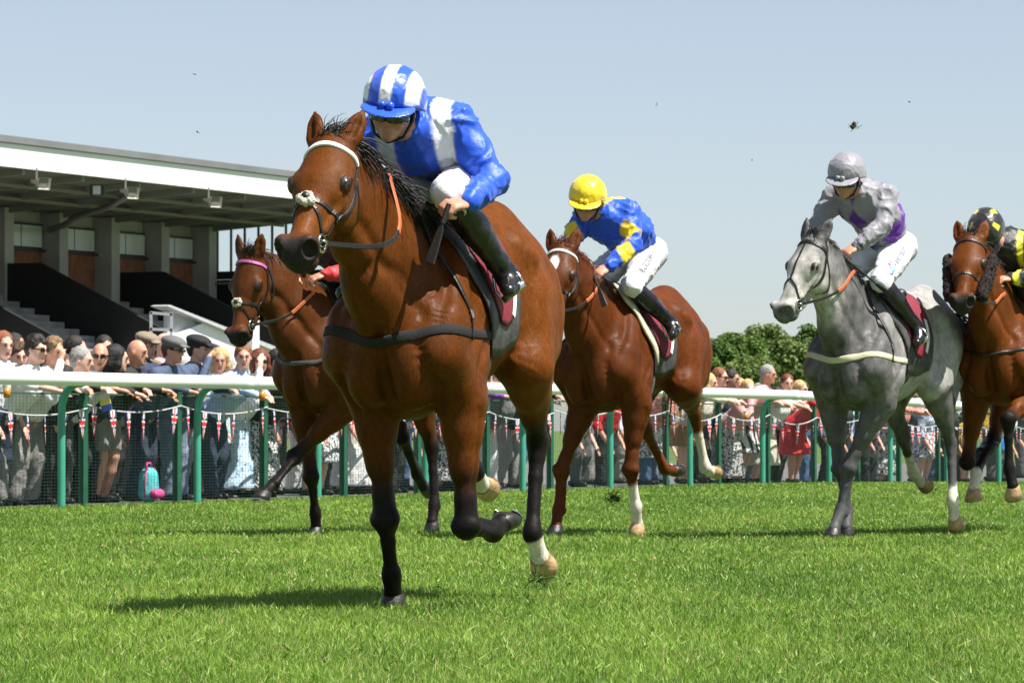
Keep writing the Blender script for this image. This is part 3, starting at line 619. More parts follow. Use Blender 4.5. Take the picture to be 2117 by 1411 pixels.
    for pts, wd, dep in [([(.34, .13, 1.58), (.48, .20, 1.40), (.60, .20, 1.22)], .03, -.020), ([(.30, .16, 1.5), (.40, .22, 1.34), (.49, .26, 1.18)], .035, .010),
            ([(.20, .2, 1.46), (.28, .27, 1.2)], .03, -.009), ([(.19, .25, 1.36), (.14, .27, 1.15), (.22, .27, .97)], .035, -.018), ([(.32, .27, 1.14), (.44, .27, 1.0)], .02, -.011),
            ([(.60, .16, 1.12), (.57, .19, .98), (.5, .16, .86)], .024, -.020), ([(.72, .001, 1.22), (.68, .001, 1.05), (.62, .001, .88)], .024, -.018),
            ([(-.20, .26, 1.34), (-.27, .25, 1.08)], .06, -.016), ([(-.38, .22, 1.50), (-.46, .24, 1.42)], .04, .014), ([(-.60, .26, 1.42), (-.6, .25, 1.2), (-.54, .22, 1.0)], .03, -.013),
            ([(-.74, .2, 1.42), (-.68, .22, 1.1)], .025, -.013), ([(-.44, .25, 1.4), (-.4, .27, 1.15)], .03, .008), ([(.0, .27, 1.02), (-.25, .22, 1.02)], .018, .006)] + \
            [([(x, .28, 1.40), (x - .05, .29, 1.22), (x - .02, .28, 1.02)], .014, -.0035) for x in (.04, -.02, -.08, -.14, -.20)]: sculpt(pts, wd, dep)
    for s in (1, -1):
        for aa, dep, rr in ((np.linspace(.25, 2.9, 30), .0065, 1.0), (np.linspace(3.4, 6.0, 30), .0035, 1.0), (np.linspace(.4, 2.7, 30), -.006, 1.75)):
            GG = S.snap(np.array([hp(.203 + .034 * rr * math.cos(a_), -.034 + .021 * rr * math.sin(a_), s * .095) for a_ in aa]), 0, 12)[0]; I = np.where(np.linalg.norm(V - hp(.203, -.05, s * .085), axis=1) < .14)[0]
            d2 = ((V[I][:, None] - GG[None]) ** 2).sum(2).min(1); V[I] += NV[I] * (dep * np.exp(-d2 / .010 ** 2))[:, None]
    G = [hp(.16, -.20, .055), (hp(.2, -.2, .06) + T(.56, .13, 1.25)) / 2, T(.58, .11, 1.24)]
    for q in (G, [g - 2 * hl * (g - P) @ hl if i == 0 else g * vec(1, -1, 1) for i, g in enumerate(G)]):
        GG = S.snap(spline([vec(*g) for g in q], 60), 0, 10)[0]; d2 = ((V[:, None] - GG[None]) ** 2).sum(2).min(1); V += NV * (-.012 * np.exp(-d2 / .028 ** 2))[:, None]
    for lg, J in H.legs.items():
        if lg[1] == 'F':
            sgn = 1 if lg[0] == 'L' else -1; a_, b_ = J[0], J[1]
            GG = S.snap(np.array([a_ + (b_ - a_) * t + vec(.03, sgn * .07, 0) for t in np.linspace(.05, .7, 44)]), 0, 10)[0]
            d2 = ((V[:, None] - GG[None]) ** 2).sum(2).min(1); V += NV * (-.006 * np.exp(-d2 / .014 ** 2))[:, None]
    vr = random.Random(11)
    for (x0, y0, z0), dx, dz_, n_ in [((.46, .25, 1.05), -.05, -.16, 3), ((.40, .27, 1.15), .10, -.12, 2), ((.05, .29, 1.05), -.3, -.02, 3), ((-.45, .27, 1.2), .05, -.25, 3), ((.55, .16, 1.35), -.12, -.2, 2)]:
        for _ in range(n_):
            pts = []; x, z = x0 + vr.uniform(-.05, .05), z0 + vr.uniform(-.05, .05)
            for t in range(5): pts.append((x, y0, z)); x += dx / 4 + vr.uniform(-.025, .025); z += dz_ / 4 + vr.uniform(-.02, .02)
            sculpt(pts, .0085, .0022)
    H.b = b
    # --- coat colour by anatomy, plus shade painted over the forehand
    col = np.tile(np.array(coat['base'], float), (len(V), 1))
    lv = (V - P) @ np.array([ha, hv / KV, hl / KW]).T / k; u = lv[:, 0]; near = 1 - sstep(np.linalg.norm(V - hp(.32, -.08), axis=1), .30 * k, .44 * k)
    col *= (1 - coat.get('fore_shade', .22) * sstep(V[:, 0], .05, .60))[:, None]  # painted shade: coat colour darkened towards chest, neck and head
    if 'face' in coat:
        f = near * sstep(u, -.1, .35); col += (np.array(coat['face']) - col) * f[:, None]
    if 'muzzle' in coat:
        f = near * sstep(u, .44, .56) * sstep(-lv[:, 1] + (u - .5) * 1.2, -.03, .05); col += (np.array(coat['muzzle']) - col) * f[:, None]
        f = near * np.exp(-((u - .203) ** 2 + (lv[:, 1] + .034) ** 2) / .0011) * (np.abs(lv[:, 2]) > .050) * .75; col += (np.array(coat['muzzle']) - col) * f[:, None]
    for (cu, cw, ru, rw) in coat.get('star', []):
        f = near * (lv[:, 1] > -.07) * (1 - sstep(((u - cu) / ru) ** 2 + ((lv[:, 2] - cw) / rw) ** 2, .75, 1.1)); col += (np.array((.75, .74, .72)) - col) * f[:, None]
    best = np.full(len(V), 9.); bt = np.zeros(len(V)); bl = np.zeros(len(V), int)
    for li, lg in enumerate(('LF', 'RF', 'LH', 'RH')):
        J = H.legs[lg]
        for i in range(3):
            A, B = J[i], J[i + 1]; ab = B - A; t = np.clip(((V - A) @ ab) / (ab @ ab), 0, 1.2 if i == 2 else 1); dd = np.linalg.norm(V - A - t[:, None] * ab, axis=1)
            m = dd < best; best[m] = dd[m]; bt[m] = i + t[m]; bl[m] = li
    on = best < .12
    if 'points' in coat:
        f = on * sstep(bt, coat.get('p0', .45), coat.get('p1', 1.0)); col += (np.array(coat['points']) - col) * f[:, None]
    for li, lg in enumerate(('LF', 'RF', 'LH', 'RH')):
        if lg in coat.get('socks', {}):
            nzv = .06 * np.sin(V[:, 0] * 47 + V[:, 1] * 31); f = on * (bl == li) * sstep(bt + nzv, coat['socks'][lg] - .05, coat['socks'][lg] + .05)
            col += (np.array((.66, .60, .50)) - col) * f[:, None]
    if 'dapple' in coat:
        from mathutils import noise as nz
        dv = np.array([nz.noise(Vector(v) * 15) * .9 + nz.noise(Vector(v) * 33) * .45 for v in V]); bdy = ~on
        col *= (1 + coat['dapple'] * dv * (.5 + .5 * bdy))[:, None]
        f = sstep(V[:, 0], .55, .15) * bdy; col += (np.array(coat['rear']) * (1 + .25 * dv)[:, None] - col) * (f * .8)[:, None]
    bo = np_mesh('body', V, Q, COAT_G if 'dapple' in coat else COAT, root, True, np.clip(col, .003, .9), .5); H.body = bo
    # --- eyes and hooves
    for s in (1, -1):
        mb = MB(); nn_ = [unit(hl * s * .86 + hv * .46 + ha * .12)]; r_ = .030 * k; c = hp(.203, -.034, s * .066) + nn_[0] * .05
        for _ in range(40): c = c - nn_[0] * min(.01, max(float(S.at(np.array([c]))[0]), -.01)) * .8
        c = c - nn_[0] * r_ * coat.get('eyesink', .83)
        for i in range(9):
            th = math.pi * i / 8
            for j in range(14): f = 2 * math.pi * j / 14; mb.v.append(tuple(c + r_ * (ha * math.sin(th) * math.cos(f) * 1.12 + hv * math.sin(th) * math.sin(f) * .85 + hl * math.cos(th))))
        for i in range(8):
            for j in range(14): mb.f.append((i * 14 + j, i * 14 + (j + 1) % 14, i * 14 + 14 + (j + 1) % 14, i * 14 + 14 + j))
        ey = mb.build('eye', EYE, root, True); ld = MB(); nu, nv_ = 12, 7; sn = nn_[0]; ue = unit(hv - sn * (hv @ sn)); fe = np.cross(ue, sn)
        for sgn, lo_ in ((1, .45), (-1, .70)):
            n0 = len(ld.v)
            for i in range(nv_):
                for j in range(nu + 1):
                    ph = math.pi * j / nu; el = lo_ * math.sin(ph) + (1.5 - lo_ * math.sin(ph)) * i / (nv_ - 1); d_ = (fe * math.cos(ph) * math.cos(el) * 1.12 + sn * math.sin(ph) * math.cos(el) + ue * sgn * math.sin(el) * .92); ld.v.append(tuple(c + d_ * r_ * 1.045))
            for i in range(nv_ - 1):
                for j in range(nu): q_ = n0 + i * (nu + 1) + j; ld.f.append((q_, q_ + 1, q_ + nu + 2, q_ + nu + 1) if sgn > 0 else (q_, q_ + nu + 1, q_ + nu + 2, q_ + 1))
        ld.build('eyelid', LID, ey, True)
    for lg in ('LF', 'RF', 'LH', 'RH'):
        _, K, P_, C_ = H.legs[lg]; pa = unit(C_ - P_)
        if lg in planted: n_ = unit(vec(*planted[lg])) if isinstance(planted, dict) else vec(0, 0, -1); t_ = unit(vec(-n_[2], 0, n_[0]))
        else:
            an = math.atan2(pa[2], pa[0]) - R(38); n_ = vec(math.cos(an), 0, math.sin(an)); t_ = vec(math.cos(an + math.pi / 2), 0, math.sin(an + math.pi / 2))
        l_ = np.cross(n_, t_); mb = MB(); sg = 18; rings = [(-.006, .040, 0), (.004, .046, .002), (.03, .052, .012), (.066, .061, .026), (.068, .056, .026)]
        for (dn, rr, sh) in rings:
            for j in range(sg):
                f = 2 * math.pi * j / sg; c_, s_ = math.cos(f), math.sin(f); ln = 1.08 if c_ > 0 else .86
                dd = dn * (1 if c_ > 0 else 1 - .35 * (-c_)) if dn > 0 else dn
                mb.v.append(tuple(C_ + n_ * dd + t_ * (sh + rr * c_ * ln) + l_ * rr * s_))
        for i in range(len(rings) - 1):
            for j in range(sg): mb.f.append((i * sg + j, i * sg + (j + 1) % sg, i * sg + sg + (j + 1) % sg, i * sg + sg + j))
        mb.f.append(tuple((len(rings) - 1) * sg + j for j in range(sg)))
        ho = mb.build('hoof', HOOF_L if lg in coat.get('pale', ()) else HOOF_D, root, True)
        sh = MB(); pts = [C_ + n_ * (.072 if math.cos(f) > 0 else .072 * (1 + .3 * math.cos(f))) + t_ * (.026 + .055 * math.cos(f)) + l_ * .054 * math.sin(f) for f in np.linspace(-2.5, 2.5, 16)]
        sh.ribbon(pts, [n_] * 16, .016, .006); sh.build('racing_plate', SHOE, ho)
    H.hmid = lambda t: mid(wi, pb, t, .04); H.pb = pb; H.wi = wi; H.ny = ny
    # --- mane, forelock, tail
    mb = MB(); ro = []; di = []
    for i in range(480):
        t = random.uniform(.05, 1.0); q = mid(wi, pb, t, .10 + .0 * t) + ny * random.uniform(-.02, .035)
        ro.append(q + vec(0, 0, -.03)); di.append(vec(-.55, 0, .18) + ny * random.uniform(.2, .9) + vec(random.uniform(-.5, .2), 0, random.uniform(-.3, .35)))
    strands(mb, ro, di, ml, .0045 * ms, 1.6, .16)
    q0 = len(mb.v); ro = []; di = []
    for i in range(70):
        ro.append(hp(-.005 + random.uniform(-.02, .02), .02, random.uniform(-.03, .03))); di.append(-ha * .8 + hv * random.uniform(.2, .9) + hl * random.uniform(-.1, .8) + vec(-.3, 0, .1))
    strands(mb, ro, di, .10, .0032, 1.2, .35); mb.build('mane', mane, root, True)
    mb = MB(); ro = []; di = []; tb = T(-.90, 0, 1.49)
    for i in range(120):
        ro.append(tb + vec(random.uniform(-.04, .03), random.gauss(0, .015), random.uniform(-.03, .015))); td = coat.get('taild', (-1, 0, .12)); di.append(vec(td[0], td[1] + random.gauss(0, .14), td[2] + random.gauss(0, .12)))
    strands(mb, ro, di, coat.get('taill', .78), .006, coat.get('droop', 1.3), .12, 8); mb.build('tail', coat.get('tail', mane), root, True)
    return H

def tack(H, reinpath=None, brow=LEATHER, rosette=None, noseb=True, xnose=False, band=PAD, bandw=.07, hands=None, rubber=True, cloth=MAROON, padm=PAD, cheeks=None, girth=PAD, shut=False, blinker=False, numbercloth=True):
    hp, S, T, root = H.hp, H.S, H.T, H.root
    br = MB(); head = [hp(.06, -.075, -.095), hp(.03, -.08, -.10), hp(-.055, -.03, -.05), hp(-.06, -.01, 0), hp(-.055, -.03, .05), hp(.03, -.08, .10), hp(.06, -.075, .095)]
    strap(br, S, head, .022, .004, 26)
    for s in (1, -1):
        strap(br, S, [hp(.055, -.075, s * .10), hp(.16, -.115, s * .10), hp(.30, -.120, s * .075), hp(.43, -.102, s * .06)], .017, .005, 22)
        strap(br, S, [hp(.05, -.085, s * .10), hp(.17, -.19, s * .075), hp(.22, -.24, s * .03), hp(.225, -.25, 0)], .013, .004, 16)
        strap(br, S, [hp(.10, -.095, s * .10), hp(.22, -.125, s * .09), hp(.34, -.105, s * .07)], .012, .009, 14)
    bo = br.build('bridle', LEATHER, root)
    b2 = MB(); strap(b2, S, [hp(.06, -.07, -.10), hp(.055, .0, -.085), hp(.05, .035, 0), hp(.055, .0, .085), hp(.06, -.07, .10)], .022, .007, 30); b2.build('browband', brow, bo)
    n = MB()
    if noseb: strap(n, S, [hp(.33, -.13, -.06), hp(.325, -.06, -.075), hp(.335, .02, 0), hp(.325, -.06, .075), hp(.33, -.13, .06)], .02, .005, 26)
    if xnose:
        for s in (1, -1): strap(n, S, [hp(.335, .02, 0), hp(.39, -.02, s * .05), hp(.45, -.095, s * .06), hp(.46, -.14, s * .04)], .013, .005, 16)
    if xnose == 2: strap(n, S, [hp(.06, .04, 0), hp(.2, .03, 0), hp(.335, .02, 0)], .013, .005, 16)
    n.build('noseband', LEATHER, bo)
    if rosette:
        r = MB(); c, nn = S.snap(np.array([hp(.335, .02, 0)]), .008); c = Vector(c[0]); nn = Vector(nn[0]); u_ = nn.orthogonal().normalized(); v_ = nn.cross(u_)
        for i in range(8):
            a = i * math.pi / 4; q = c + (u_ * math.cos(a) + v_ * math.sin(a)) * random.uniform(.018, .030) * random.choice((1, 1, .6)); e = SDFball(q, random.uniform(.013, .020)); r.add(*e)
        ro = r.build('fleece_rosette', FLEECE, bo, True); r = MB(); r.add(*SDFball(c + nn * .006, .02)); r.build('rosette_strap', LEATHER, ro, True)
    rings = {}
    for s in (1, -1):
        c = S.snap(np.array([hp(.455, -.10, s * .062)]), .010)[0][0]; m = MB(); m.ring(c, H.hl, .034, .0055); m.ring(c + H.hl * s * .004, unit(H.ha + H.hl * .3), .014, .005, 12); m.build('bit_ring', STEEL, bo, True); rings[s] = c
    H.rings = rings
    if cheeks:
        for s in (1, -1):
            m = SDF(.02); a_, b_ = hp(.10, -.10, s * .115), hp(.40, -.115, s * .085); m.cone(a_, b_, .045, .05, .02, H.hl, .75); m.cone(hp(.14, -.16, s * .11), hp(.36, -.16, s * .085), .04, .04, .03, H.hl, .7)
            m.build(.012); V, Q = m.mesh(); V = V + rng.normal(0, .004, V.shape); np_mesh('fleece_cheekpiece', V, Q, cheeks, bo)
    # --- saddle gear
    for s in (1, -1):
        m = MB(); patch(m, S, [[T(.34, s * .015, 1.66), T(0, s * .015, 1.56), T(-.24, s * .015, 1.58)], [T(.36, s * .20, 1.50), T(0, s * .24, 1.47), T(-.21, s * .24, 1.5)], [T(.28, s * .33, 1.30), T(.05, s * .34, 1.28), T(-.20, s * .33, 1.32)], [T(.23, s * .34, 1.06), T(.06, s * .34, 1.03), T(-.13, s * .34, 1.07)]], 12, 16, .006, .010)
        pd = m.build('saddle_pad', PAD, root, True)
        if padm is not PAD: m = MB(); strap(m, S, [T(.33, s * .03, 1.66), T(.345, s * .19, 1.51), T(.275, s * .32, 1.31), T(.20, s * .335, 1.15)], .055, .012, 24, .016); m.build('pad_roll', padm, pd, True)
        if cloth:
            m = MB(); patch(m, S, [[T(.24, s * .02, 1.64), T(0, s * .02, 1.56), T(-.20, s * .02, 1.58)], [T(.26, s * .21, 1.50), T(.04, s * .25, 1.47), T(-.18, s * .25, 1.5)], [T(.19, s * .33, 1.33), T(.04, s * .34, 1.31), T(-.13, s * .33, 1.36)], [T(.12, s * .335, 1.20), T(.03, s * .34, 1.18), T(-.06, s * .335, 1.22)]], 12, 14, .018, .006)
            c_ = m.build('saddle_cloth', cloth, root, True)
            m = MB(); strap(m, S, [T(-.125, s * .25, 1.45), T(-.09, s * .33, 1.34), T(-.035, s * .335, 1.22)], .035, .003, 14, .025); m.build('white_trim', WHITECL, c_)
    sd = SDF(.02); sd.ell(T(.10, 0, 1.61), (.20, .13, .045), .03); sd.cone(T(.26, 0, 1.645), T(.22, 0, 1.66), .05, .04, .03); sd.cone(T(-.1, .07, 1.61), T(-.1, -.07, 1.61), .04, .04, .03); sd.build(.012); V, Q = sd.mesh(); H.saddle = np_mesh('saddle', V, Q, LEATHER, root)
    m = MB(); strap(m, S, [T(.16, .34, 1.25), T(.17, .33, 1.0), T(.19, .2, .86), T(.19, 0, .82), T(.19, -.2, .86), T(.17, -.33, 1.0), T(.16, -.34, 1.25)], .12, .012, 40, .004); m.build('girth', girth, root, True)
    if band is not None:
        m = MB(); strap(m, S, [T(.18, .34, 1.14), T(.34, .32, 1.17), T(.52, .27, 1.18), T(.66, .15, 1.18), T(.72, 0, 1.17), T(.66, -.15, 1.18), T(.52, -.27, 1.18), T(.34, -.32, 1.17), T(.18, -.34, 1.14)], [.035 + (bandw - .035) * math.exp(-((i - 30) / 15) ** 2) for i in range(60)], .003, 60, .003)
        bg_ = m.build('breastgirth', band, root, True)
        m = MB(); strap(m, S, [T(.50, .28, 1.15), T(.46, .22, 1.36), T(.44, .10, 1.55), T(.43, 0, 1.64), T(.44, -.10, 1.55), T(.46, -.22, 1.36), T(.50, -.28, 1.15)], .02, .006, 60, .006); m.build('neck_strap', LEATHER, bg_, True)
        m = MB(); c, nn = S.snap(np.array([T(.485, .26, 1.24)]), .012); m.ring(c[0], nn[0], .022, .004, 4); m.build('buckle', STEEL, bg_)
    # --- reins to the rider's hands
    if hands:
        for s in (1, -1):
            a_, b_ = rings[s], vec(*hands[s]); mdl = (a_ + b_) / 2 + vec(0, s * .03, -.05); P = spline([a_] + [vec(*q) * vec(1, s, 1) if reinpath else q for q in (reinpath or [mdl])] + [b_], 18)
            d_ = S.at(P); g_ = S.grad(P); P = P + np.where(d_ < .012, .012 - d_, 0)[:, None] * g_; nn = [H.hl * s] * 18
            m = MB(); m.ribbon(P[:11], nn[:11], .02, .005); re = m.build('rein', LEATHER, root)
            m = MB(); m.ribbon(P[10:], nn[10:], .024, .007); m.build('rein_grip', RUBBER_O if rubber else LEATHER, re)
def SDFball(c, r, n=6, m=8):
    c = Vector(c); V = []; F = []
    for i in range(n + 1):
        th = math.pi * i / n
        for j in range(m):
            f = 2 * math.pi * j / m; V.append(c + Vector((math.sin(th) * math.cos(f), math.sin(th) * math.sin(f), math.cos(th))) * r * random.uniform(.88, 1.12))
    for i in range(n):
        for j in range(m): F.append((i * m + j, i * m + m + j, i * m + m + (j + 1) % m, i * m + (j + 1) % m))
    return V, F
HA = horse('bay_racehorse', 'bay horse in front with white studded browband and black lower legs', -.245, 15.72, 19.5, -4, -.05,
    dict(RF=[(.387, -.185, .82), (.365, -.145, .36), (.227, -.173, .131), (.165, -.19, .05)],
         LF=[(.387, .185, .82), (.395, .21, .335), (.118, .221, .300), (.040, .23, .338)],
         LH=[(-.377, .19, .976), (-.678, .135, .663), (-.553, .153, .284), (-.617, .166, .183)],
         RH=[(-.377, -.19, .976), (-.726, -.20, .70), (-1.04, -.28, .531), (-1.14, -.285, .477)]),
    (1.091, -.085, 1.812), (1.487, -.085, 1.39),
    dict(taild=(-.35, -.25, -.5), taill=.55, fore_shade=.30, base=(.128, .036, .0040), face=(.125, .038, .0055), points=(.010, .008, .007), p0=.35, p1=.85, muzzle=(.026, .022, .020), socks={'LH': 2.15, 'RH': 2.15}, pale=('LH', 'RH')),
    h=.0075, planted={'RF': (-.3, 0, -1), 'LF': (-.75, 0, .65)}, ml=.23, ms=1.2, ty=-.035)
tack(HA, brow=WHITECL, rosette=True, xnose=True, hands={1: (.79, .035, 1.70), -1: (.79, -.04, 1.70)}, reinpath=[(1.12, .13, 1.41), (.90, .12, 1.50)], band=mat('black_elastic', (.006, .006, .006, 1), .85, bump=.2, bscale=150), bandw=.045)
HB = horse('bay_racehorse', 'bay horse behind on the left with pink browband and forefoot lifted', -1.02, 26.2, 34, 0, -.02,
    dict(RF=[(.40, -.185, .86), (.369, -.145, .396), (.264, -.19, .156), (.229, -.21, .05)],
         LF=[(.42, .17, .86), (.64, -.08, .53), (.84, -.10, .353), (.945, -.09, .297)],
         LH=[(-.36, .19, .98), (-.558, .191, .587), (-.537, .225, .19), (-.493, .24, .082)],
         RH=[(-.36, -.19, .98), (-.631, -.11, .653), (-.916, -.19, .399), (-1.006, -.2, .32)]),
    (.983, -.206, 1.859), (1.16, -.199, 1.306),
    dict(base=(.100, .030, .006), face=(.092, .029, .008), points=(.012, .009, .008), p0=.5, p1=1.0, muzzle=(.02, .017, .016)), planted={'RF': (0, 0, -1)})
tack(HB, brow=mat('pink_browband', (.45, .10, .32, 1), .5), rosette=True, xnose=True, hands={1: (.62, .06, 1.62), -1: (.62, -.10, 1.62)}, bandw=.03)
HC = horse('chestnut_racehorse', 'chestnut horse with white star and white socks behind the leading bay', .83, 26.0, 27, -1, 0,
    dict(RF=[(.40, -.19, .873), (.481, -.32, .44), (.529, -.32, .175), (.585, -.305, .077)],
         LF=[(.393, .19, .873), (.419, .16, .449), (.32, .15, .198), (.273, .14, .088)],
         LH=[(-.364, .19, 1.006), (-.739, .10, .82), (-.889, .11, .449), (-1.006, .10, .421)],
         RH=[(-.364, -.19, 1.006), (-.678, -.24, .703), (-.973, -.235, .434), (-1.092, -.22, .422)]),
    (1.088, -.02, 1.889), (1.441, .03, 1.431),
    dict(taild=(-.35, -.25, -.6), base=(.110, .029, .006), star=[(.16, -.01, .07, .028)], muzzle=(.10, .05, .035), socks={'LF': 1.35, 'LH': 1.3}, pale=('LF', 'LH'), tail=HAIR_C), mane=HAIR_C, ty=-.04, planted={'LF': (-.2, 0, -1), 'RF': (0, 0, -1)})
tack(HC, brow=mat('silver_browband', (.6, .6, .62, 1), .35), hands={1: (.66, .03, 1.68), -1: (.66, -.12, 1.66)}, band=None, padm=CREAM)
HD = horse('grey_racehorse', 'dappled grey horse with black bridle and cream breastgirth', 2.477, 25.7, 32, 0, 0,
    dict(RF=[(.40, -.185, .88), (.39, -.135, .456), (.33, -.11, .178), (.39, -.09, .071)],
         LF=[(.41, .17, .88), (.526, -.01, .464), (.557, -.05, .172), (.633, -.055, .066)],
         LH=[(-.36, .19, 1.0), (-.586, .206, .622), (-.487, .26, .243), (-.511, .26, .126)],
         RH=[(-.36, -.19, 1.0), (-.631, -.178, .654), (-.93, -.25, .411), (-1.031, -.24, .35)]),
    (1.045, .003, 1.94), (1.369, -.084, 1.467),
    dict(base=(.125, .121, .118), face=(.44, .42, .39), rear=(.37, .36, .345), points=(.06, .06, .062), p0=.3, p1=1.1, dapple=.75, muzzle=(.10, .095, .09), socks={'LH': 1.75, 'RH': 1.5}, pale=('LH', 'RH'), droop=1.6), mane=HAIR_G, roll=-6, planted={'LF': (.1, 0, -1), 'RF': (-.35, 0, -1)})
tack(HD, xnose=2, noseb=False, hands={1: (.66, .12, 1.75), -1: (.66, -.05, 1.78)}, band=CREAM, bandw=.045)
HE = horse('bay_racehorse', 'bay horse at the right edge with dark fleece cheekpieces and black boots', 3.49, 26.6, 24, 2, .03,
    dict(RF=[(.411, -.185, .92), (.436, -.24, .49), (.171, -.236, .538), (.061, -.21, .57)],
         LF=[(.411, .185, .92), (.803, .157, .778), (.806, .164, .45), (.82, .195, .336)],
         LH=[(-.351, .19, 1.018), (-.589, .12, .669), (-.848, .06, .378), (-.942, .06, .308)],
         RH=[(-.30, -.19, .99), (-.02, -.20, .64), (.36, -.20, .43), (.42, -.20, .31)]),
    (1.048, -.029, 1.981), (1.434, .024, 1.551),
    dict(base=(.140, .038, .005), points=(.010, .008, .007), p0=.6, p1=1.05, muzzle=(.03, .025, .024), socks={'RH': 2.0, 'LH': 2.0}, pale=('RH', 'LF', 'LH')))
tack(HE, hands={1: (.72, .10, 1.62), -1: (.72, -.08, 1.64)}, cheeks=FLEECE_D, band=LEATHER, bandw=.02)
# ------------------------------------------------------------------ riders
SKIN = mat('skin', (.48, .23, .15, 1), .5, var=.12, scale=40, bump=.08, bscale=200, sub=.15)
SILK = mat('racing_silk', attr='Col', rough=.48, var=.05, scale=14, bump=.28, bscale=9, spec=.4, sheen=.15, dist=1.8)
BREECH = mat('white_breeches', (.72, .73, .76, 1), .6, var=.06, scale=16, bump=.40, bscale=9, spec=.4, dist=1.8)
BLACKBR = mat('black_breeches', (.012, .012, .014, 1), .6, var=.2, scale=16, bump=.3, bscale=18)
RBOOT = mat('riding_boot', (.010, .010, .012, 1), .28, var=.3, scale=20, bump=.12, bscale=30, coat=.12)
GOGG = mat('goggle_lens', (.012, .012, .014, 1), .08, var=.1, coat=.5)
BLACKP = mat('black_print', (.01, .01, .012, 1), .6, var=.1)
CAPM = mat('cap_silk', attr='Col', rough=.34, var=.05, scale=18, bump=.12, bscale=12, spec=.5, sheen=.2, dist=1)

def hand_sdf(S, wr, d, pn, side):
    d = unit(d); pn = unit(np.asarray(pn, float) - d * (np.asarray(pn, float) @ d)); l = np.cross(d, pn); A = [d, pn, l]
    S.ell(wr + d * .052, (.050, .017, .040), .012, A)
    for i, (o, ln) in enumerate(((-.030, .036), (-.010, .041), (.010, .039), (.029, .031))):
        kn = wr + d * .088 + l * o; m1 = kn + d * .022 + pn * .020; m2 = m1 - d * .004 + pn * (ln - .012); tp = m2 - d * .028 + pn * .004
        S.chain([(kn, .0115), (m1, .0105), (m2, .0098), (tp, .0088)], .004)
    sd = -1 if side > 0 else 1
    tb = wr + d * .03 + l * sd * .034 + pn * .008
    S.chain([(wr + d * .012 + l * sd * .02, .015), (tb, .0145), (tb + d * .036 + pn * .018 - l * sd * .004, .0115), (tb + d * .058 + pn * .034 - l * sd * .016, .0095)], .006)
def ruffle(V, S, amp, freq, seed, st=(1, 1, 1)):
    N = S.grad(V); N /= np.maximum(np.linalg.norm(N, axis=1), 1e-6)[:, None]; o = Vector((seed * 3.1, seed * 1.7, seed)); r = np.empty(len(V))
    for i, v in enumerate(V):
        q = Vector((v[0] * st[0], v[1] * st[1], v[2] * st[2])); wv = noise.noise_vector(q * freq * .5 + o) * .6
        n1 = abs(noise.noise(q * freq + wv * 1.6 + o)); n2 = abs(noise.noise(q * freq * 1.9 + wv + o * 2))
        r[i] = (1 - min(1, n1 * 3.2)) ** 2 * .8 - .45 + (1 - min(1, n2 * 3)) ** 2 * .5
    return V + N * (amp * r)[:, None]
def decal(field, c, up, polys, tris, off=.004, name='mark', m=None, parent=None, flip=1, base=None):
    """flat shape (2-d points) laid on a curved garment round point c"""
    c, n = field.snap(np.array([c]), 0); c, n = c[0], n[0]
    if base is None: up = unit(np.asarray(up, float) - n * (np.asarray(up, float) @ n)); r = np.cross(up, n)
    else: r = unit(np.asarray(base, float) - n * (np.asarray(base, float) @ n)); up = np.cross(n, r)
    P = np.array([c + r * x * flip + up * y + n * .004 for x, y in polys]); P, _ = field.snap(P, off); return mesh_obj(name, P, tris, m, parent)
def star(field, c, up, size, m, parent):
    pts = [(0, 0)] + [((size if i % 2 == 0 else size * .42) * math.sin(i * math.pi / 5), (size if i % 2 == 0 else size * .42) * math.cos(i * math.pi / 5)) for i in range(10)]
    return decal(field, c, up, pts, [(0, i + 1, (i + 1) % 10 + 1) for i in range(10)], .006, 'star', m, parent)
def lettering(field, c, base, text, size, m, parent, shear=0.0):
    cu = bpy.data.curves.new('t', 'FONT'); cu.body = text; cu.size = size; cu.align_x = 'CENTER'; cu.align_y = 'CENTER'; cu.resolution_u = 3
    o = bpy.data.objects.new('t', cu); COL.objects.link(o); dg = bpy.context.evaluated_depsgraph_get(); me = o.evaluated_get(dg).to_mesh()
    pts = [(v.co.x + shear * v.co.y, v.co.y) for v in me.vertices]; fs = [tuple(p.vertices) for p in me.polygons]
    bpy.data.objects.remove(o); bpy.data.curves.remove(cu)
    return decal(field, c, None, pts, fs, .013, 'lettering', m, parent, 1, base)

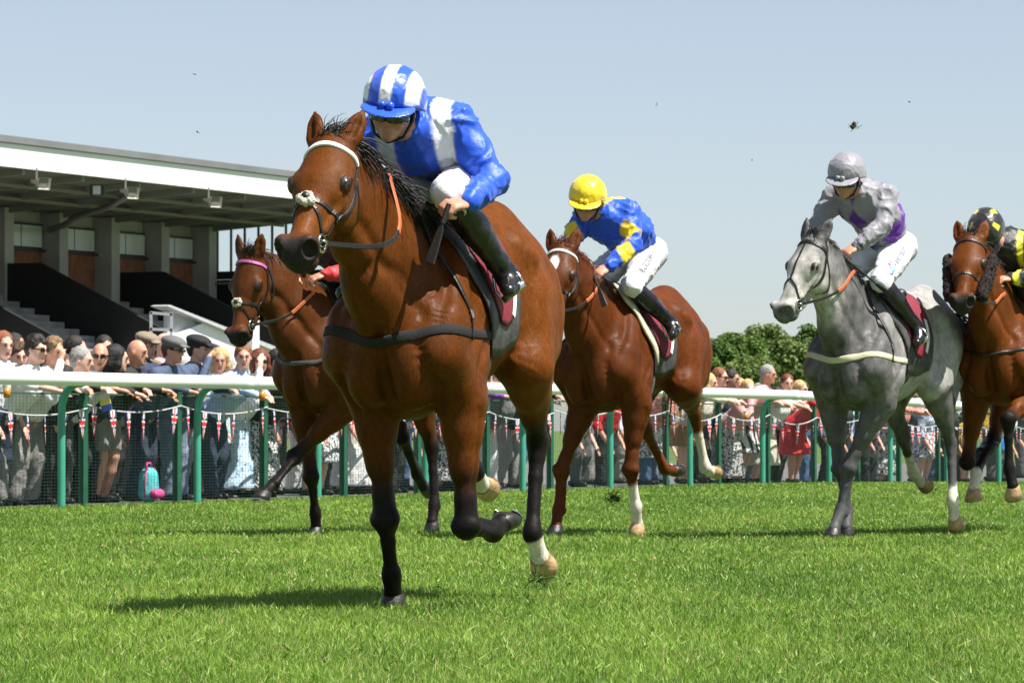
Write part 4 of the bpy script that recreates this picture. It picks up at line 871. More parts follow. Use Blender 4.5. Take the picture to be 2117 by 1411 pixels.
def rider(label, H, J, silk, cap, h=.009, breech=BREECH, hf=(.8, 0, -.6), extras=None, goggles=True):
    ox, oy, rz = H.fr; root = empty('person', (ox, oy, 0), rz); tag(root, label, 'jockey', 'jockeys riding in the race')
    g = {k: vec(*v) for k, v in J.items()}; W = Horse(); W.root = root; W.J = g
    pel, mid_, che, nek = g['pel'], g['mid'], g['che'], g['nek']; hc = g['head']
    fd = unit(vec(*hf)); ll = unit(np.cross((0, 0, 1), fd)); uu = np.cross(fd, ll)
    if 'roll' in J: a = R(J['roll'][0]); ll, uu = ll * math.cos(a) + uu * math.sin(a), uu * math.cos(a) - ll * math.sin(a)
    A = [fd, ll, uu]; f = lambda x, y, z: hc + fd * x + ll * y + uu * z; W.f = f
    sw = unit(g['shL'] - g['shR'])
    # body: one continuous figure
    B = SDF(.03)
    B.chain([(pel, .125), (mid_, .115), (che, .125), ((che + nek) / 2, .09), (nek, .055)], .05, sw, 1.15)
    B.cone(g['shL'], g['shR'], .055, .055, .04); B.cone(nek, f(-.03, 0, -.07), .055, .052, .03)
    for s in 'LR':
        sg = 1 if s == 'L' else -1
        B.chain([(g['sh' + s], .055), (g['el' + s], .040)], .03); B.chain([(g['el' + s], .040), (g['el' + s] * .6 + g['wr' + s] * .4, .038), (g['wr' + s], .026)], .02)
        hip = pel + sw * sg * .09; B.chain([(hip, .085), (g['kn' + s], .055)], .03); kn, an = g['kn' + s], g['an' + s]
        B.chain([(kn, .052), (kn * .65 + an * .35, .052), (an, .032), (an + unit(an - kn) * .045 + unit(g['to' + s] - an) * .08, .020)], .02)
        hd_ = g['ha' + s] - g['wr' + s]; hand_sdf(B, g['wr' + s], hd_, g['pn' + s] if 'pn' + s in g else vec(.2, -sg * .5, -.8), sg)
    B.ell(f(-.01, 0, .03), (.098, .077, .10), .03, A); B.ell(f(.035, 0, -.045), (.06, .058, .075), .03, A); B.ell(f(.078, 0, -.098), (.022, .024, .018), .02, A)
    B.chain([(f(.092, 0, .005), .011), (f(.112, 0, -.034), .0145)], .015); B.ell(f(.092, 0, -.068), (.012, .026, .009), .008, A); B.ell(f(.090, 0, -.080), (.011, .022, .008), .008, A)
    B.cone(f(.09, .03, .018), f(.09, -.03, .018), .014, .014, .02)
    for s in (1, -1):
        B.ell(f(.093, s * .032, -.002), (.014, .016, .010), .01, A, 's'); B.ell(f(.088, s * .032, -.004), (.011, .011, .011), .004, A)
        B.ell(f(.065, s * .045, -.035), (.025, .02, .02), .02, A); B.ell(f(-.01, s * .079, -.012), (.02, .010, .032), .01, A)
    B.build(min(h, .0075)); V, Q = B.mesh(); W.body = np_mesh('body', V, Q, SKIN, root, dec=.30); W.B = B
    # silks
    C = SDF(.03)
    C.chain([(pel * .85 + mid_ * .15, .135), (mid_, .140), (che, .150), ((che + nek) / 2, .105), (nek, .062)], .06, sw, 1.14)
    C.cone(g['shL'], g['shR'], .072, .072, .05)
    for s in 'LR':
        e, w_ = g['el' + s], g['wr' + s]
        C.chain([(g['sh' + s], .076), (g['sh' + s] * .5 + e * .5, .066), (e, .058)], .04); C.chain([(e, .060), (e * .45 + w_ * .55, .056), (w_ * .9 + e * .1, .040), (w_, .033)], .025)
        C.cut(w_ + unit(w_ - e) * .002, unit(w_ - e)) if False else None
    C.cut(pel - unit(mid_ - pel) * .03, -unit(mid_ - pel)); C.build(h); V, Q = C.mesh(); W.C = C
    V = ruffle(V, C, .013, 9, len(label) % 7, (1, 1, 1)); col = silk(V, g, W)
    W.silks = np_mesh('silks', V, Q, SILK, root, True, col, .6)
    # breeches
    D = SDF(.03); D.cone(pel + sw * .05, pel - sw * .05, .128, .128, .04); D.cone(pel, pel * .6 + mid_ * .4, .12, .115, .03)
    for s, sg in (('L', 1), ('R', -1)):
        hip = pel + sw * sg * .09; kn, an = g['kn' + s], g['an' + s]; D.chain([(hip, .110), (hip * .5 + kn * .5, .092), (kn, .070)], .04); D.chain([(kn, .068), (kn * .72 + an * .28, .050)], .02)
    D.build(h); V, Q = D.mesh(); V = ruffle(V, D, .010, 7, 3); W.breeches = np_mesh('breeches', V, Q, breech, root, dec=.5); W.D = D
    for s in 'LR':
        kn, an, to = g['kn' + s], g['an' + s], g['to' + s]; E = SDF(.02); fd_ = unit(to - an); dn = unit(an - kn)
        E.chain([(kn * .82 + an * .18, .064), (kn * .55 + an * .45, .062), (an * .85 + kn * .15, .044), (an + dn * .01, .043)], .02)
        E.chain([(an + dn * .045 - fd_ * .035, .034), (an + dn * .05 + fd_ * .06, .034), (an + dn * .055 + fd_ * .15, .028)], .025); E.cone(an, an + dn * .05 + fd_ * .08, .043, .034, .03)
        E.cut(an + dn * .082, dn); E.build(h); V, Q = E.mesh(); V = ruffle(V, E, .003, 22, 5); np_mesh('riding_boot', V, Q, RBOOT, root, dec=.5)
        sd = MB(); ft = an + dn * .084 + fd_ * .085; top = H.T(.16, (1 if s == 'L' else -1) * .2, 1.55); u = unit(top - ft); lt = unit(np.cross(u, fd_))
        sd.bar(ft + lt * .055, ft - lt * .055, .03, .010, fd_); pts = [ft + lt * .055, ft + lt * .058 + u * .05, ft + lt * .03 + u * .11, ft + u * .125, ft - lt * .03 + u * .11, ft - lt * .058 + u * .05, ft - lt * .055]
        sd.tube(pts, .006, 6); st = sd.build('stirrup', STEEL, H.saddle, True)
        sd = MB(); sd.bar(ft + u * .125, top, .018, .005, lt); sd.build('stirrup_leather', LEATHER, H.saddle)
    # helmet with silk cover
    K = SDF(.02); K.ell(f(-.012, 0, .050), (.145, .122, .124), .02, A); K.ell(f(-.03, 0, .01), (.130, .118, .112), .03, A); K.cut(f(.06, 0, .022), -uu * .94 + fd * -.0 - fd * .18 if False else unit(-uu + fd * .22)); K.build(min(h, .007)); V, Q = K.mesh()
    lv = (V - hc) @ np.array(A).T; V = ruffle(V, K, .0035, 13, 2, (1, 1, 1)); ca = cap(lv); hm = np_mesh('helmet', V, Q, CAPM, root, True, ca); W.K = K
    K2 = SDF(.02); K2.ell(f(.105, 0, .024), (.098, .110, .010), .008, [unit(fd - uu * .22), ll, unit(uu + fd * .22)]); K2.cut(f(.035, 0, .02), -fd); K2.build(min(h, .006)); V, Q = K2.mesh(); lv = (V - hc) @ np.array(A).T; np_mesh('helmet_peak', V, Q, CAPM, hm, True, cap(lv, True))
    m = MB()
    for s in (1, -1): m.tube([f(.03, s * .092, .03), f(.025, s * .085, -.03), f(.045, s * .058, -.095), f(.05, 0, -.122)], .007, 6)
    m.build('chin_strap', LEATHER, hm, True)
    m = MB(); m.add(*SDFball(f(.140, .014, .040), .017)); m.add(*SDFball(f(.138, -.018, .042), .015)); bw = m.build('bow', CAPM, hm, True)
    ca = bw.data.color_attributes.new('Col', 'FLOAT_COLOR', 'POINT'); c3 = np.ones((len(bw.data.vertices), 4), np.float32); c3[:, :3] = cap(np.array([[.12, .0, .03]]), True)[0]; ca.data.foreach_set('color', c3.ravel())
    if goggles:
        m = MB(); row = lambda z, o: [f(.03, .088, z), f(.085, .06, z), f(.115, 0, z), f(.085, -.06, z), f(.03, -.088, z)]
        patch(m, B, [row(.016, 0), row(-.008, 0), row(-.032, 0)], 18, 6, .008, .006); m.build('goggles', GOGG, root, True)
    return W
# --- silks and caps as functions of place on the garment
BLUE = np.array((.012, .085, .60)); WHT = np.array((.80, .80, .82)); NAVY = np.array((.008, .045, .40)); YEL = np.array((.78, .58, .02)); SILV = np.array((.255, .25, .28)); PUR = np.array((.11, .012, .30)); BLK = np.array((.010, .011, .013)); LIME = np.array((.70, .66, .03))
def tframe(g):
    l = unit(g['shL'] - g['shR']); a = unit(g['che'] - g['mid']); a = unit(a - l * (a @ l)); return l, a, np.cross(l, a)
def blend(col, c, d, e=.006): f = sstep(d, -e, e)[:, None]; return col + (np.asarray(c) - col) * f
def silk_A(V, g, W):
    l, a, b = tframe(g); c = (g['shL'] + g['shR']) / 2; q = V - c; w_ = q @ l; y = q @ a; z = q @ b; col = np.tile(BLUE, (len(V), 1))
    d = np.minimum(.036 - np.abs(np.abs(w_) - (.118 - .10 * np.clip(-z, 0, .2))), np.minimum(y + .16, .34 - np.abs(y) - np.abs(z))); return blend(col, WHT, d)
def seg_t(V, a, b): ab = b - a; t = ((V - a) @ ab) / (ab @ ab); return t, np.linalg.norm(V - a - np.clip(t, 0, 1)[:, None] * ab, axis=1)
def silk_C(V, g, W):
    l, a, b = tframe(g); c = (g['shL'] + g['shR']) / 2; q = V - c; w_ = q @ l; y = q @ a; z = q @ b; col = np.tile(BLUE, (len(V), 1))
    col = blend(col, YEL, np.minimum((1 - np.abs(w_) / .13 - np.abs(y + .02) / .20) * .1, -z))
    for s in 'LR':
        t, d = seg_t(V, g['sh' + s], g['el' + s]); t2, d2 = seg_t(V, g['el' + s], g['wr' + s]); n = unit(vec(1, 0, .2)); side = (V - g['el' + s]) @ unit(np.cross(g['el' + s] - g['sh' + s], n)); 
        arm = (d < .085) & (t > .05); col[arm] = BLUE; col = blend(col, YEL, np.minimum(.085 - d, (1 - np.abs(t - .62) / .30 - np.abs(side) / .075) * .06))
        col = blend(col, YEL, np.minimum(np.minimum(.08 - d2, t2 * .2), (1 - np.abs(t2 - .45) / .36 - np.abs(side) / .085) * .06))
    return col
def silk_D(V, g, W):
    l, a, b = tframe(g); c = (g['shL'] + g['shR']) / 2; q = V - c; w_ = q @ l; y = q @ a; z = q @ b; col = np.tile(SILV, (len(V), 1))
    u = (w_ + .0) / .17; v = (y + .03) / .24; fr = lambda x: np.abs(x - np.round(x)); col = blend(col, PUR, (.44 - fr(u) - fr(v)) * .13)
    for s in 'LR':
        t, d = seg_t(V, g['sh' + s], g['el' + s]); t2, d2 = seg_t(V, g['el' + s], g['wr' + s]); arm = ((d < .09) & (t > .12)) | ((d2 < .08)); col[arm] = SILV
        m = (d2 < .06) & (t2 > .9) & (np.sin(t2 * 160) > 0); col[m] = BLK
    return col
def silk_E(V, g, W):
    l, a, b = tframe(g); c = (g['shL'] + g['shR']) / 2; q = V - c; w_ = q @ l; y = q @ a; col = np.tile(BLK, (len(V), 1))
    return blend(col, LIME, np.minimum(.018 - np.abs(np.abs(w_) - .115), y + .0))
def silk_B(V, g, W):
    col = np.tile(np.array((.05, .01, .03)), (len(V), 1))
    for s in 'LR':
        t2, d2 = seg_t(V, g['el' + s], g['wr' + s]); col[(d2 < .07) & (t2 > .45)] = (.55, .03, .04)
    return col
def cap_A(q, peak=False):
    col = np.tile(BLUE, (len(q), 1))
    if peak: return col
    y = q[:, 1]; k = np.abs(((y + .012) / .050) % 2 - 1); return blend(col, WHT, np.minimum((k - .52) * .05, q[:, 2] - .040), .003)
cap_of = lambda c: (lambda q, peak=False: np.tile(c, (len(q), 1)))
def cap_E(q, peak=False):
    col = np.tile(BLK, (len(q), 1)); an = np.arctan2(q[:, 1], q[:, 0] + .01); return blend(col, LIME, np.minimum((np.cos(an * 5) - .6) * .03, np.minimum(q[:, 2] - .105, .150 - q[:, 2])), .004)
JA = dict(head=(.62, -.014, 1.968), nek=(.46, .0, 1.905), che=(.34, .0, 1.885), mid=(.13, 0, 1.86), pel=(-.03, 0, 1.735), shL=(.36, .155, 1.925), shR=(.40, -.155, 1.905),
    elL=(.37, .31, 1.70), wrL=(.585, .285, 1.60), haL=(.68, .235, 1.585), pnL=(.0, -.5, -.8), elR=(.50, -.30, 1.70), wrR=(.70, -.10, 1.73), haR=(.79, -.02, 1.71),
    knL=(.54, .19, 1.645), knR=(.47, -.17, 1.625), anL=(.20, .305, 1.335), anR=(.20, -.305, 1.335), toL=(.35, .34, 1.30), toR=(.35, -.34, 1.30), roll=(-8, 0, 0))
RA = rider('jockey in blue silks with white epaulettes and blue and white striped cap', HA, JA, silk_A, cap_A, .0085, hf=(.93, .14, -.24))
JC = dict(head=(.62, -.06, 2.215), nek=(.49, .0, 2.13), che=(.38, .0, 2.10), mid=(.16, .02, 2.03), pel=(.0, .02, 1.89), shL=(.40, .14, 2.15), shR=(.43, -.17, 2.13),
    elL=(.47, .20, 1.925), wrL=(.66, .11, 1.775), haL=(.74, .07, 1.73), elR=(.52, -.25, 1.93), wrR=(.66, -.12, 1.79), haR=(.74, -.08, 1.74),
    knL=(.38, .15, 1.66), knR=(.40, -.17, 1.66), anL=(.10, .30, 1.425), anR=(.10, -.30, 1.42), toL=(.24, .34, 1.37), toR=(.24, -.34, 1.37), roll=(-6, 0, 0))
RC = rider('jockey in blue and yellow silks with plain yellow cap', HC, JC, silk_C, cap_of(YEL), .010, hf=(.88, .26, -.34))
lettering(RC.D, (.24, .20, 1.825), (-.40, -.02, .26), 'BLOORIE', .060, BLACKP, RC.breeches, .15)
JD = dict(head=(.62, .034, 2.345), nek=(.49, .06, 2.25), che=(.38, .05, 2.20), mid=(.17, .04, 2.10), pel=(.02, .03, 1.92), shL=(.38, .20, 2.24), shR=(.42, -.15, 2.25),
    elL=(.48, .23, 2.04), wrL=(.66, .13, 1.90), haL=(.74, .075, 1.85), elR=(.52, -.24, 2.05), wrR=(.66, -.13, 1.90), haR=(.74, -.08, 1.86),
    knL=(.40, .17, 1.68), knR=(.40, -.17, 1.68), anL=(.13, .30, 1.38), anR=(.13, -.30, 1.38), toL=(.28, .335, 1.31), toR=(.28, -.335, 1.31), roll=(-5, 0, 0))
RD = rider('jockey in silver silks with purple diamonds and silver cap', HD, JD, silk_D, cap_of(SILV), .010, hf=(.90, .16, -.32))
lettering(RD.D, (.22, .22, 1.86), (-.38, -.02, .26), 'vertem', .075, mat('grey_print', (.12, .12, .15, 1), .6), RD.breeches)
ring = [(.030 * math.cos(t) * (1.0 if math.cos(t) > 0 else .35), .036 * math.sin(t)) for t in np.linspace(0, 6.283, 13)[:-1]]
for (c_, ps, mm) in [((.36, .22, 1.76), ring + [(x * .62, y * .62) for x, y in ring], mat('blue_print', (.08, .30, .55, 1), .6))]:
    decal(RD.D, c_, (-.35, .25, .9), ps, [(i, (i + 1) % 12, 12 + (i + 1) % 12, 12 + i) for i in range(12)], .013, 'logo', mm, RD.breeches)
decal(RD.D, (.345, .22, 1.79), (-.35, .25, .9), [(-.018, .006), (.004, .006), (.0, .026), (-.018, .026)], [(0, 1, 2, 3)], .014, 'logo', mat('pink_print', (.6, .08, .12, 1), .6), RD.breeches)
JE = dict(head=(.66, -.03, 2.03), nek=(.48, .02, 1.95), che=(.36, .02, 1.93), mid=(.13, .02, 1.90), pel=(-.05, .02, 1.80), shL=(.37, .17, 1.94), shR=(.40, -.13, 1.93),
    elL=(.40, .26, 1.74), wrL=(.64, .13, 1.725), haL=(.73, .07, 1.72), elR=(.45, -.25, 1.74), wrR=(.64, -.12, 1.73), haR=(.73, -.07, 1.72),
    knL=(.38, .16, 1.66), knR=(.38, -.16, 1.66), anL=(.10, .30, 1.40), anR=(.10, -.30, 1.40), toL=(.24, .335, 1.34), toR=(.24, -.335, 1.34))
RE = rider('jockey in black silks with yellow stars crouching at the right edge', HE, JE, silk_E, cap_E, .010, breech=BLACKBR, hf=(.45, .05, -.89), goggles=False)
STARM = mat('yellow_star_print', (.72, .68, .03, 1), .5)
for t in (.35, .82): star(RE.C, vec(*JE['shL']) * (1 - t) + vec(*JE['elL']) * t + vec(.05, .05, .02), (0, 0, 1), .040, STARM, RE.silks)
JB = dict(head=(.50, .02, 2.06), nek=(.40, .02, 1.96), che=(.30, .02, 1.93), mid=(.10, .02, 1.90), pel=(-.06, .02, 1.78), shL=(.33, .17, 1.94), shR=(.36, -.13, 1.93),
    elL=(.42, .24, 1.76), wrL=(.60, .14, 1.74), haL=(.68, .075, 1.705), elR=(.42, -.24, 1.76), wrR=(.60, -.10, 1.73), haR=(.68, -.05, 1.70),
    knL=(.36, .16, 1.62), knR=(.36, -.16, 1.62), anL=(.10, .30, 1.36), anR=(.10, -.30, 1.36), toL=(.24, .335, 1.31), toR=(.24, -.335, 1.31))
RB = rider('jockey in dark silks with red cuff half hidden behind the leading horse', HB, JB, silk_B, cap_of(np.array((.5, .02, .03))), .012, breech=BLACKBR, hf=(.7, .05, -.7))
# whips, each held in a hand
def whip(RD_, hand, d, ln, label):
    m = MB(); p = vec(*hand); d = unit(d); m.tube([p - d * .03, p + d * .05], .011, 8); m.tube([p + d * .05, p + d * ln * .7], [.009, .006], 8)
    q = p + d * ln * .7; m.ribbon([q, q + d * .03, q + d * .10, q + d * .16], [unit(np.cross(d, (0, 1, .2)))] * 4, [.012, .03, .04, .045], .006)
    o = m.build('riding_whip', LEATHER); o.matrix_world = Matrix.Translation((RD_.root.location)) @ Matrix.Rotation(RD_.root.rotation_euler.z, 4, 'Z'); tag(o, label, 'whip', 'riding whips'); return o
whip(RA, (.69, .235, 1.56), (.25, -.20, -.85), .08, "short black whip in the striped-cap jockey's hand")
whip(RC, (.78, .075, 1.70), (.3, .35, -.55), .12, "short whip in the yellow-cap jockey's hand")
whip(RD, (.78, .08, 1.83), (-.75, .35, -.5), .45, "whip held along the grey horse's withers by the silver-cap jockey")
# ------------------------------------------------------------------ spectators behind the fence
def cm(name, c, **k): return mat(name, (*c, 1), k.pop('rough', .75), var=k.pop('var', .14), scale=k.pop('scale', 9), bump=k.pop('bump', .5), bscale=k.pop('bscale', 14), dist=1.2, **k)
def pattern_mat(name, c1, c2, c3, scale, kind='blotch'):
    if name in MATS: return MATS[name]
    m = mat(name, (*c1, 1), .75, var=.1); t = m.node_tree; L = t.links.new; b = t.nodes['Principled BSDF']; tc = t.nodes.new('ShaderNodeTexCoord')
    if kind == 'stripe':
        wv = t.nodes.new('ShaderNodeTexWave'); wv.bands_direction = 'Y'; wv.inputs['Scale'].default_value = scale; L(tc.outputs['Object'], wv.inputs[0]); src = wv.outputs[0]; pos = (.45, .55)
    elif kind == 'check':
        ck = t.nodes.new('ShaderNodeTexChecker'); ck.inputs['Scale'].default_value = scale; L(tc.outputs['Object'], ck.inputs[0]); src = ck.outputs[1]; pos = (.4, .6)
    else:
        nz = t.nodes.new('ShaderNodeTexNoise'); nz.inputs['Scale'].default_value = scale; nz.inputs['Detail'].default_value = 1; L(tc.outputs['Object'], nz.inputs[0]); src = nz.outputs[0]; pos = (.50, .53)
    r = t.nodes.new('ShaderNodeValToRGB'); e = r.color_ramp.elements; e[0].position = pos[0]; e[0].color = (*c1, 1); e[1].position = pos[1]; e[1].color = (*c2, 1)
    if c3 is not None: x = e.new(.60); x.color = (*c2, 1); x = e.new(.62); x.color = (*c3, 1)
    L(src, r.inputs[0]); L(r.outputs[0], b.inputs['Base Color']); return m
HAIRS = dict(ginger=(.22, .075, .022), dark=(.018, .012, .009), brown=(.075, .038, .018), light=(.20, .12, .055), grey=(.30, .29, .28), blond=(.50, .34, .14), auburn=(.14, .035, .014), black=(.006, .006, .006))
SK = [mat('spectator_skin_%d' % i, c, .55, var=.1, scale=30) for i, c in enumerate([(.62, .34, .25, 1), (.66, .38, .29, 1), (.54, .27, .18, 1)])]
TOPS = dict(white=cm('white_shirt', (.82, .83, .86)), black=cm('black_jacket', (.012, .012, .013)), navy=cm('navy_jacket', (.022, .035, .075)), blue=cm('blue_suit', (.055, .085, .15)), sky=cm('light_blue_shirt', (.42, .54, .78)), coral=pattern_mat('coral_check', (.60, .16, .13), (.72, .36, .32), None, 26, 'check'),
    pink=cm('pink_shirt', (.66, .36, .36)), purple=cm('purple_top', (.16, .05, .30)), cream=cm('cream_cardigan', (.66, .62, .52)), red=cm('red_dress', (.50, .012, .018)), mustard=cm('mustard_top', (.46, .27, .02)), check=pattern_mat('blue_check', (.60, .64, .72), (.20, .28, .45), None, 30, 'check'), grey=cm('grey_jacket', (.16, .16, .17)), bright=cm('bright_blue_dress', (.03, .16, .50)))
BOTS = dict(black=cm('black_trousers', (.014, .014, .015)), grey=cm('grey_trousers', (.22, .21, .20)), navy=cm('navy_trousers', (.018, .028, .06)), bluegrey=cm('blue_grey_trousers', (.15, .19, .27)), jeans=cm('denim', (.05, .095, .18)), white=cm('white_trousers', (.66, .66, .65)), cream=cm('cream_skirt', (.62, .58, .45)), red=TOPS['red'], charcoal=cm('charcoal_trousers', (.075, .075, .078)),
    floral=pattern_mat('teal_floral', (.50, .68, .66), (.28, .60, .55), (.60, .12, .10), 24), lace=pattern_mat('grey_lace', (.68, .68, .68), (.12, .13, .15), None, 34), stripe=pattern_mat('black_white_stripe', (.72, .72, .70), (.02, .02, .02), None, 3.2, 'stripe'), mono=pattern_mat('black_white_print', (.62, .62, .60), (.03, .03, .03), None, 45), bluep=pattern_mat('pale_blue_print', (.45, .62, .74), (.60, .70, .78), (.14, .28, .45), 30), mustard=TOPS['mustard'], bright=TOPS['bright'], brown=cm('brown_print_skirt', (.28, .15, .05)))
SHOE_B = mat('dark_shoe', (.012, .011, .010, 1), .4); SUNG = mat('sunglasses', (.008, .008, .009, 1), .15)
CAPT = dict(tan=cm('tan_tweed', (.24, .19, .13), bscale=60), grey=cm('grey_tweed', (.13, .13, .13), bscale=60), black=cm('black_wool', (.010, .010, .012), bscale=60), navy=cm('navy_wool', (.018, .024, .05), bscale=60), white=cm('white_hat', (.70, .70, .68)))
NSP = [0]
def spectator(px, ytop, t, label, hair='dark', style='short', top='white', bot='black', pose='lean', yaw=0, shades=False, hat=None, skirt=None, sk=None, group='spectators behind the fence', low=False):
    NSP[0] += 1; rs = random.Random(NSP[0] * 13)
    hx = {'lean': .34, 'fist': .28, 'stand': .06}[pose]; s_ = px_s(px, t - hx); p = rp(s_, t); q = 8000 / (rp(s_, t - hx).y); zt = .72 + (885 - ytop) / q - p.z; zt = max(1.30, min(1.90, zt))
    root = empty('person', p, math.atan2(-N_.y, -N_.x)); tag(root, label, 'person', group)
    skin = SK[sk if sk is not None else NSP[0] % 3]; h = .017
    hd = vec(hx, 0, zt - .115); ya = R(yaw); fd = vec(math.cos(ya) * .98, math.sin(ya) * .98, -.12); fd = unit(fd); ll = unit(np.cross((0, 0, 1), fd)); uu = np.cross(fd, ll); A = [fd, ll, uu]; f = lambda x, y, z: hd + fd * x + ll * y + uu * z
    hipz = .90 * min(1, zt / 1.70); hip = vec(-.04 if pose != 'stand' else 0, 0, hipz); nk = vec(hx - .05, 0, zt - .27); ch = vec(hx * .62, 0, zt - .45); sh = {1: vec(hx * .72, .185, zt - .355), -1: vec(hx * .72, -.185, zt - .355)}
    if pose == 'stand': el = {k: vec(-.02, k * .25, zt - .62) for k in sh}; wr = {k: vec(.12, k * .22, zt - .84) for k in sh}
    else:
        el = {k: vec(.36, k * .24, 1.13) for k in sh}; wr = {k: vec(.60, k * rs.uniform(-.02, .16), 1.10 - rs.uniform(0, .06)) for k in sh}
        if pose == 'fist': el[-1] = vec(.40, -.24, zt - .55); wr[-1] = f(.13, -.03, -.06)
    ft = {k: vec(-.06 + rs.uniform(-.08, .08), k * .11 + rs.uniform(-.02, .02), .06) for k in sh}; kn = {k: vec(-.01 + rs.uniform(-.02, .04), k * .10, hipz * .54) for k in sh}
    B = SDF(.03)
    B.ell(f(-.01, 0, .015), (.098, .076, .108), .03, A); B.ell(f(.035, 0, -.055), (.055, .056, .065), .03, A); B.chain([(f(.088, 0, .01), .012), (f(.108, 0, -.028), .015)], .02); B.ell(f(.075, 0, -.10), (.025, .028, .02), .02, A); B.cone(f(.085, .03, .022), f(.085, -.03, .022), .014, .014, .02)
    for k in sh:
        B.ell(f(.095, k * .032, .004), (.016, .017, .012), .012, A, 's'); B.ell(f(-.01, k * .078, -.01), (.02, .012, .032), .01, A)
        B.cone(sh[k], el[k], .05, .04, .03); B.cone(el[k], wr[k], .038, .028, .02); d = unit(wr[k] - el[k]); B.ell(wr[k] + d * .06, (.055, .036, .022), .02, [d, unit(np.cross((0, 0, 1), d)), np.cross(d, unit(np.cross((0, 0, 1), d)))])
        for i in range(4): B.cone(wr[k] + d * .09 + vec(0, (i - 1.5) * .018, 0), wr[k] + d * .145 + vec(0, (i - 1.5) * .02, -.03), .011, .009, .008)
        B.cone(hip + vec(0, k * .09, -.02), kn[k], .085, .058, .03); B.chain([(kn[k], .055), (kn[k] * .65 + ft[k] * .35, .056), (ft[k], .036)], .02)
    B.chain([(hip, .13), (ch, .13), (nk, .055)], .05, (0, 1, 0), 1.2); B.cone(nk, f(-.02, 0, -.06), .052, .052, .02); B.build(h); V, Q = B.mesh(); np_mesh('body', V, Q, skin, root, dec=.38)
    C = SDF(.03); C.chain([(hip + vec(0, 0, .02), .145), (ch, .150), ((ch + nk) / 2, .11), (nk + vec(0, 0, -.02), .068)], .05, (0, 1, 0), 1.22); C.cone(sh[1], sh[-1], .075, .075, .05)
    lo = rs.random() < .45 and top in ('white', 'sky', 'pink', 'coral', 'check')
    for k in sh: C.cone(sh[k], el[k], .072, .056, .03); C.cone(el[k], el[k] * (.6 if lo else .06) + wr[k] * (.4 if lo else .94), .056, .045 if lo else .038, .03)
    C.cut(hip + vec(0, 0, -.04), (0, 0, -1)); C.build(h); V, Q = C.mesh(); V = ruffle(V, C, .010, 8, NSP[0] % 5); np_mesh('top', V, Q, TOPS[top], root, dec=.35)
    D = SDF(.03)
    if skirt: D.chain([(hip + vec(0, 0, .08), .135), (hip + vec(0, 0, -.08), .175), (vec(-.02, 0, skirt), .235)], .04, (0, 1, 0), 1.15); D.cut(vec(0, 0, skirt), (0, 0, -1))
    else:
        D.cone(hip + vec(0, .05, .04), hip + vec(0, -.05, .04), .14, .14, .03); zc = .50 if bot == 'shorts' else .05
        for k in sh: D.chain([(hip + vec(0, k * .09, -.03), .115), (kn[k], .086), (ft[k] + vec(.02, 0, .02), .074)], .04)
        D.cut(vec(0, 0, .55 * hipz / .9 if bot == 'shorts' else .05), (0, 0, -1))
    D.build(h); V, Q = D.mesh(); V = ruffle(V, D, .012, 7, NSP[0] % 5); np_mesh('skirt' if skirt else ('shorts' if bot == 'shorts' else 'trousers'), V, Q, BOTS['grey' if bot == 'shorts' else bot], root, dec=.35)
    for k in sh:
        E = SDF(.02); E.chain([(ft[k] + vec(-.05, 0, -.01), .04), (ft[k] + vec(.06, k * .01, -.02), .038), (ft[k] + vec(.14, k * .02, -.03), .03)], .02); E.cut(vec(0, 0, .004), (0, 0, -1)); E.build(.02); V, Q = E.mesh(); np_mesh('shoe', V, Q, SHOE_B, root)
    if not shades:
        for k in (1, -1): m = MB(); m.bar(f(.094, k * .022, .006), f(.090, k * .044, .006), .012, .010, tuple(uu)); m.build('eye', mat('eye_dark', (.02, .014, .012, 1), .3), root)
    for k in (1, -1): m = MB(); m.bar(f(.103, k * .016, .028), f(.092, k * .050, .026), .006, .010, tuple(uu)); m.build('eyebrow', mat('hair_' + hair, (*HAIRS[hair], 1), .55, var=.35, scale=45, bump=.6, bscale=90), root)
    m = MB(); m.bar(f(.090, .019, -.070), f(.090, -.019, -.070), .008, .022, tuple(uu)); m.build('mouth', mat('lips', (.36, .14, .11, 1), .5), root)
    if style != 'bald':
        K = SDF(.02); K.ell(f(-.025, 0, .040), (.100, .088, .098), .02, A); K.ell(f(-.06, 0, .0), (.065, .082, .085), .03, A); K.ell(f(.085, 0, -.035), (.075, .085, .085), .02, A, 's')
        if style == 'curly':
            for i in range(26): a = rs.uniform(0, 6.28); b = rs.uniform(.2, 1.3); K.ell(f(-.015 + .085 * math.cos(a) * math.cos(b), .075 * math.sin(a) * math.cos(b), .05 + .085 * math.sin(b)), (.026, .026, .026), .012, A)
        if style == 'long':
            K.chain([(f(-.06, 0, .05), .075), (f(-.075, 0, -.06), .075), (f(-.08, 0, -.17), .06)], .03, ll, 1.25)
            for k in (1, -1): K.chain([(f(.02, k * .07, .05), .03), (f(.015, k * .08, -.06), .028), (f(.0, k * .08, -.15), .022)], .03)
        K.build(.013); V, Q = K.mesh(); V = V + rng.normal(0, .0022, V.shape); np_mesh('hair', V, Q, mat('hair_' + hair, (*HAIRS[hair], 1), .55, var=.35, scale=45, bump=.6, bscale=90), root)
    if hat:
        K = SDF(.02); K.ell(f(-.01, 0, .085), (.135, .112, .062), .02, [unit(fd - uu * .12), ll, unit(uu + fd * .12)]); K.ell(f(-.02, 0, .06), (.112, .096, .05), .02, A); K.ell(f(.115, 0, .050), (.055, .072, .012), .012, A); K.cut(f(0, 0, .034), -uu); K.build(.013); V, Q = K.mesh(); np_mesh('flat_cap' if hat != 'white' else 'hat', V, Q, CAPT[hat], root)
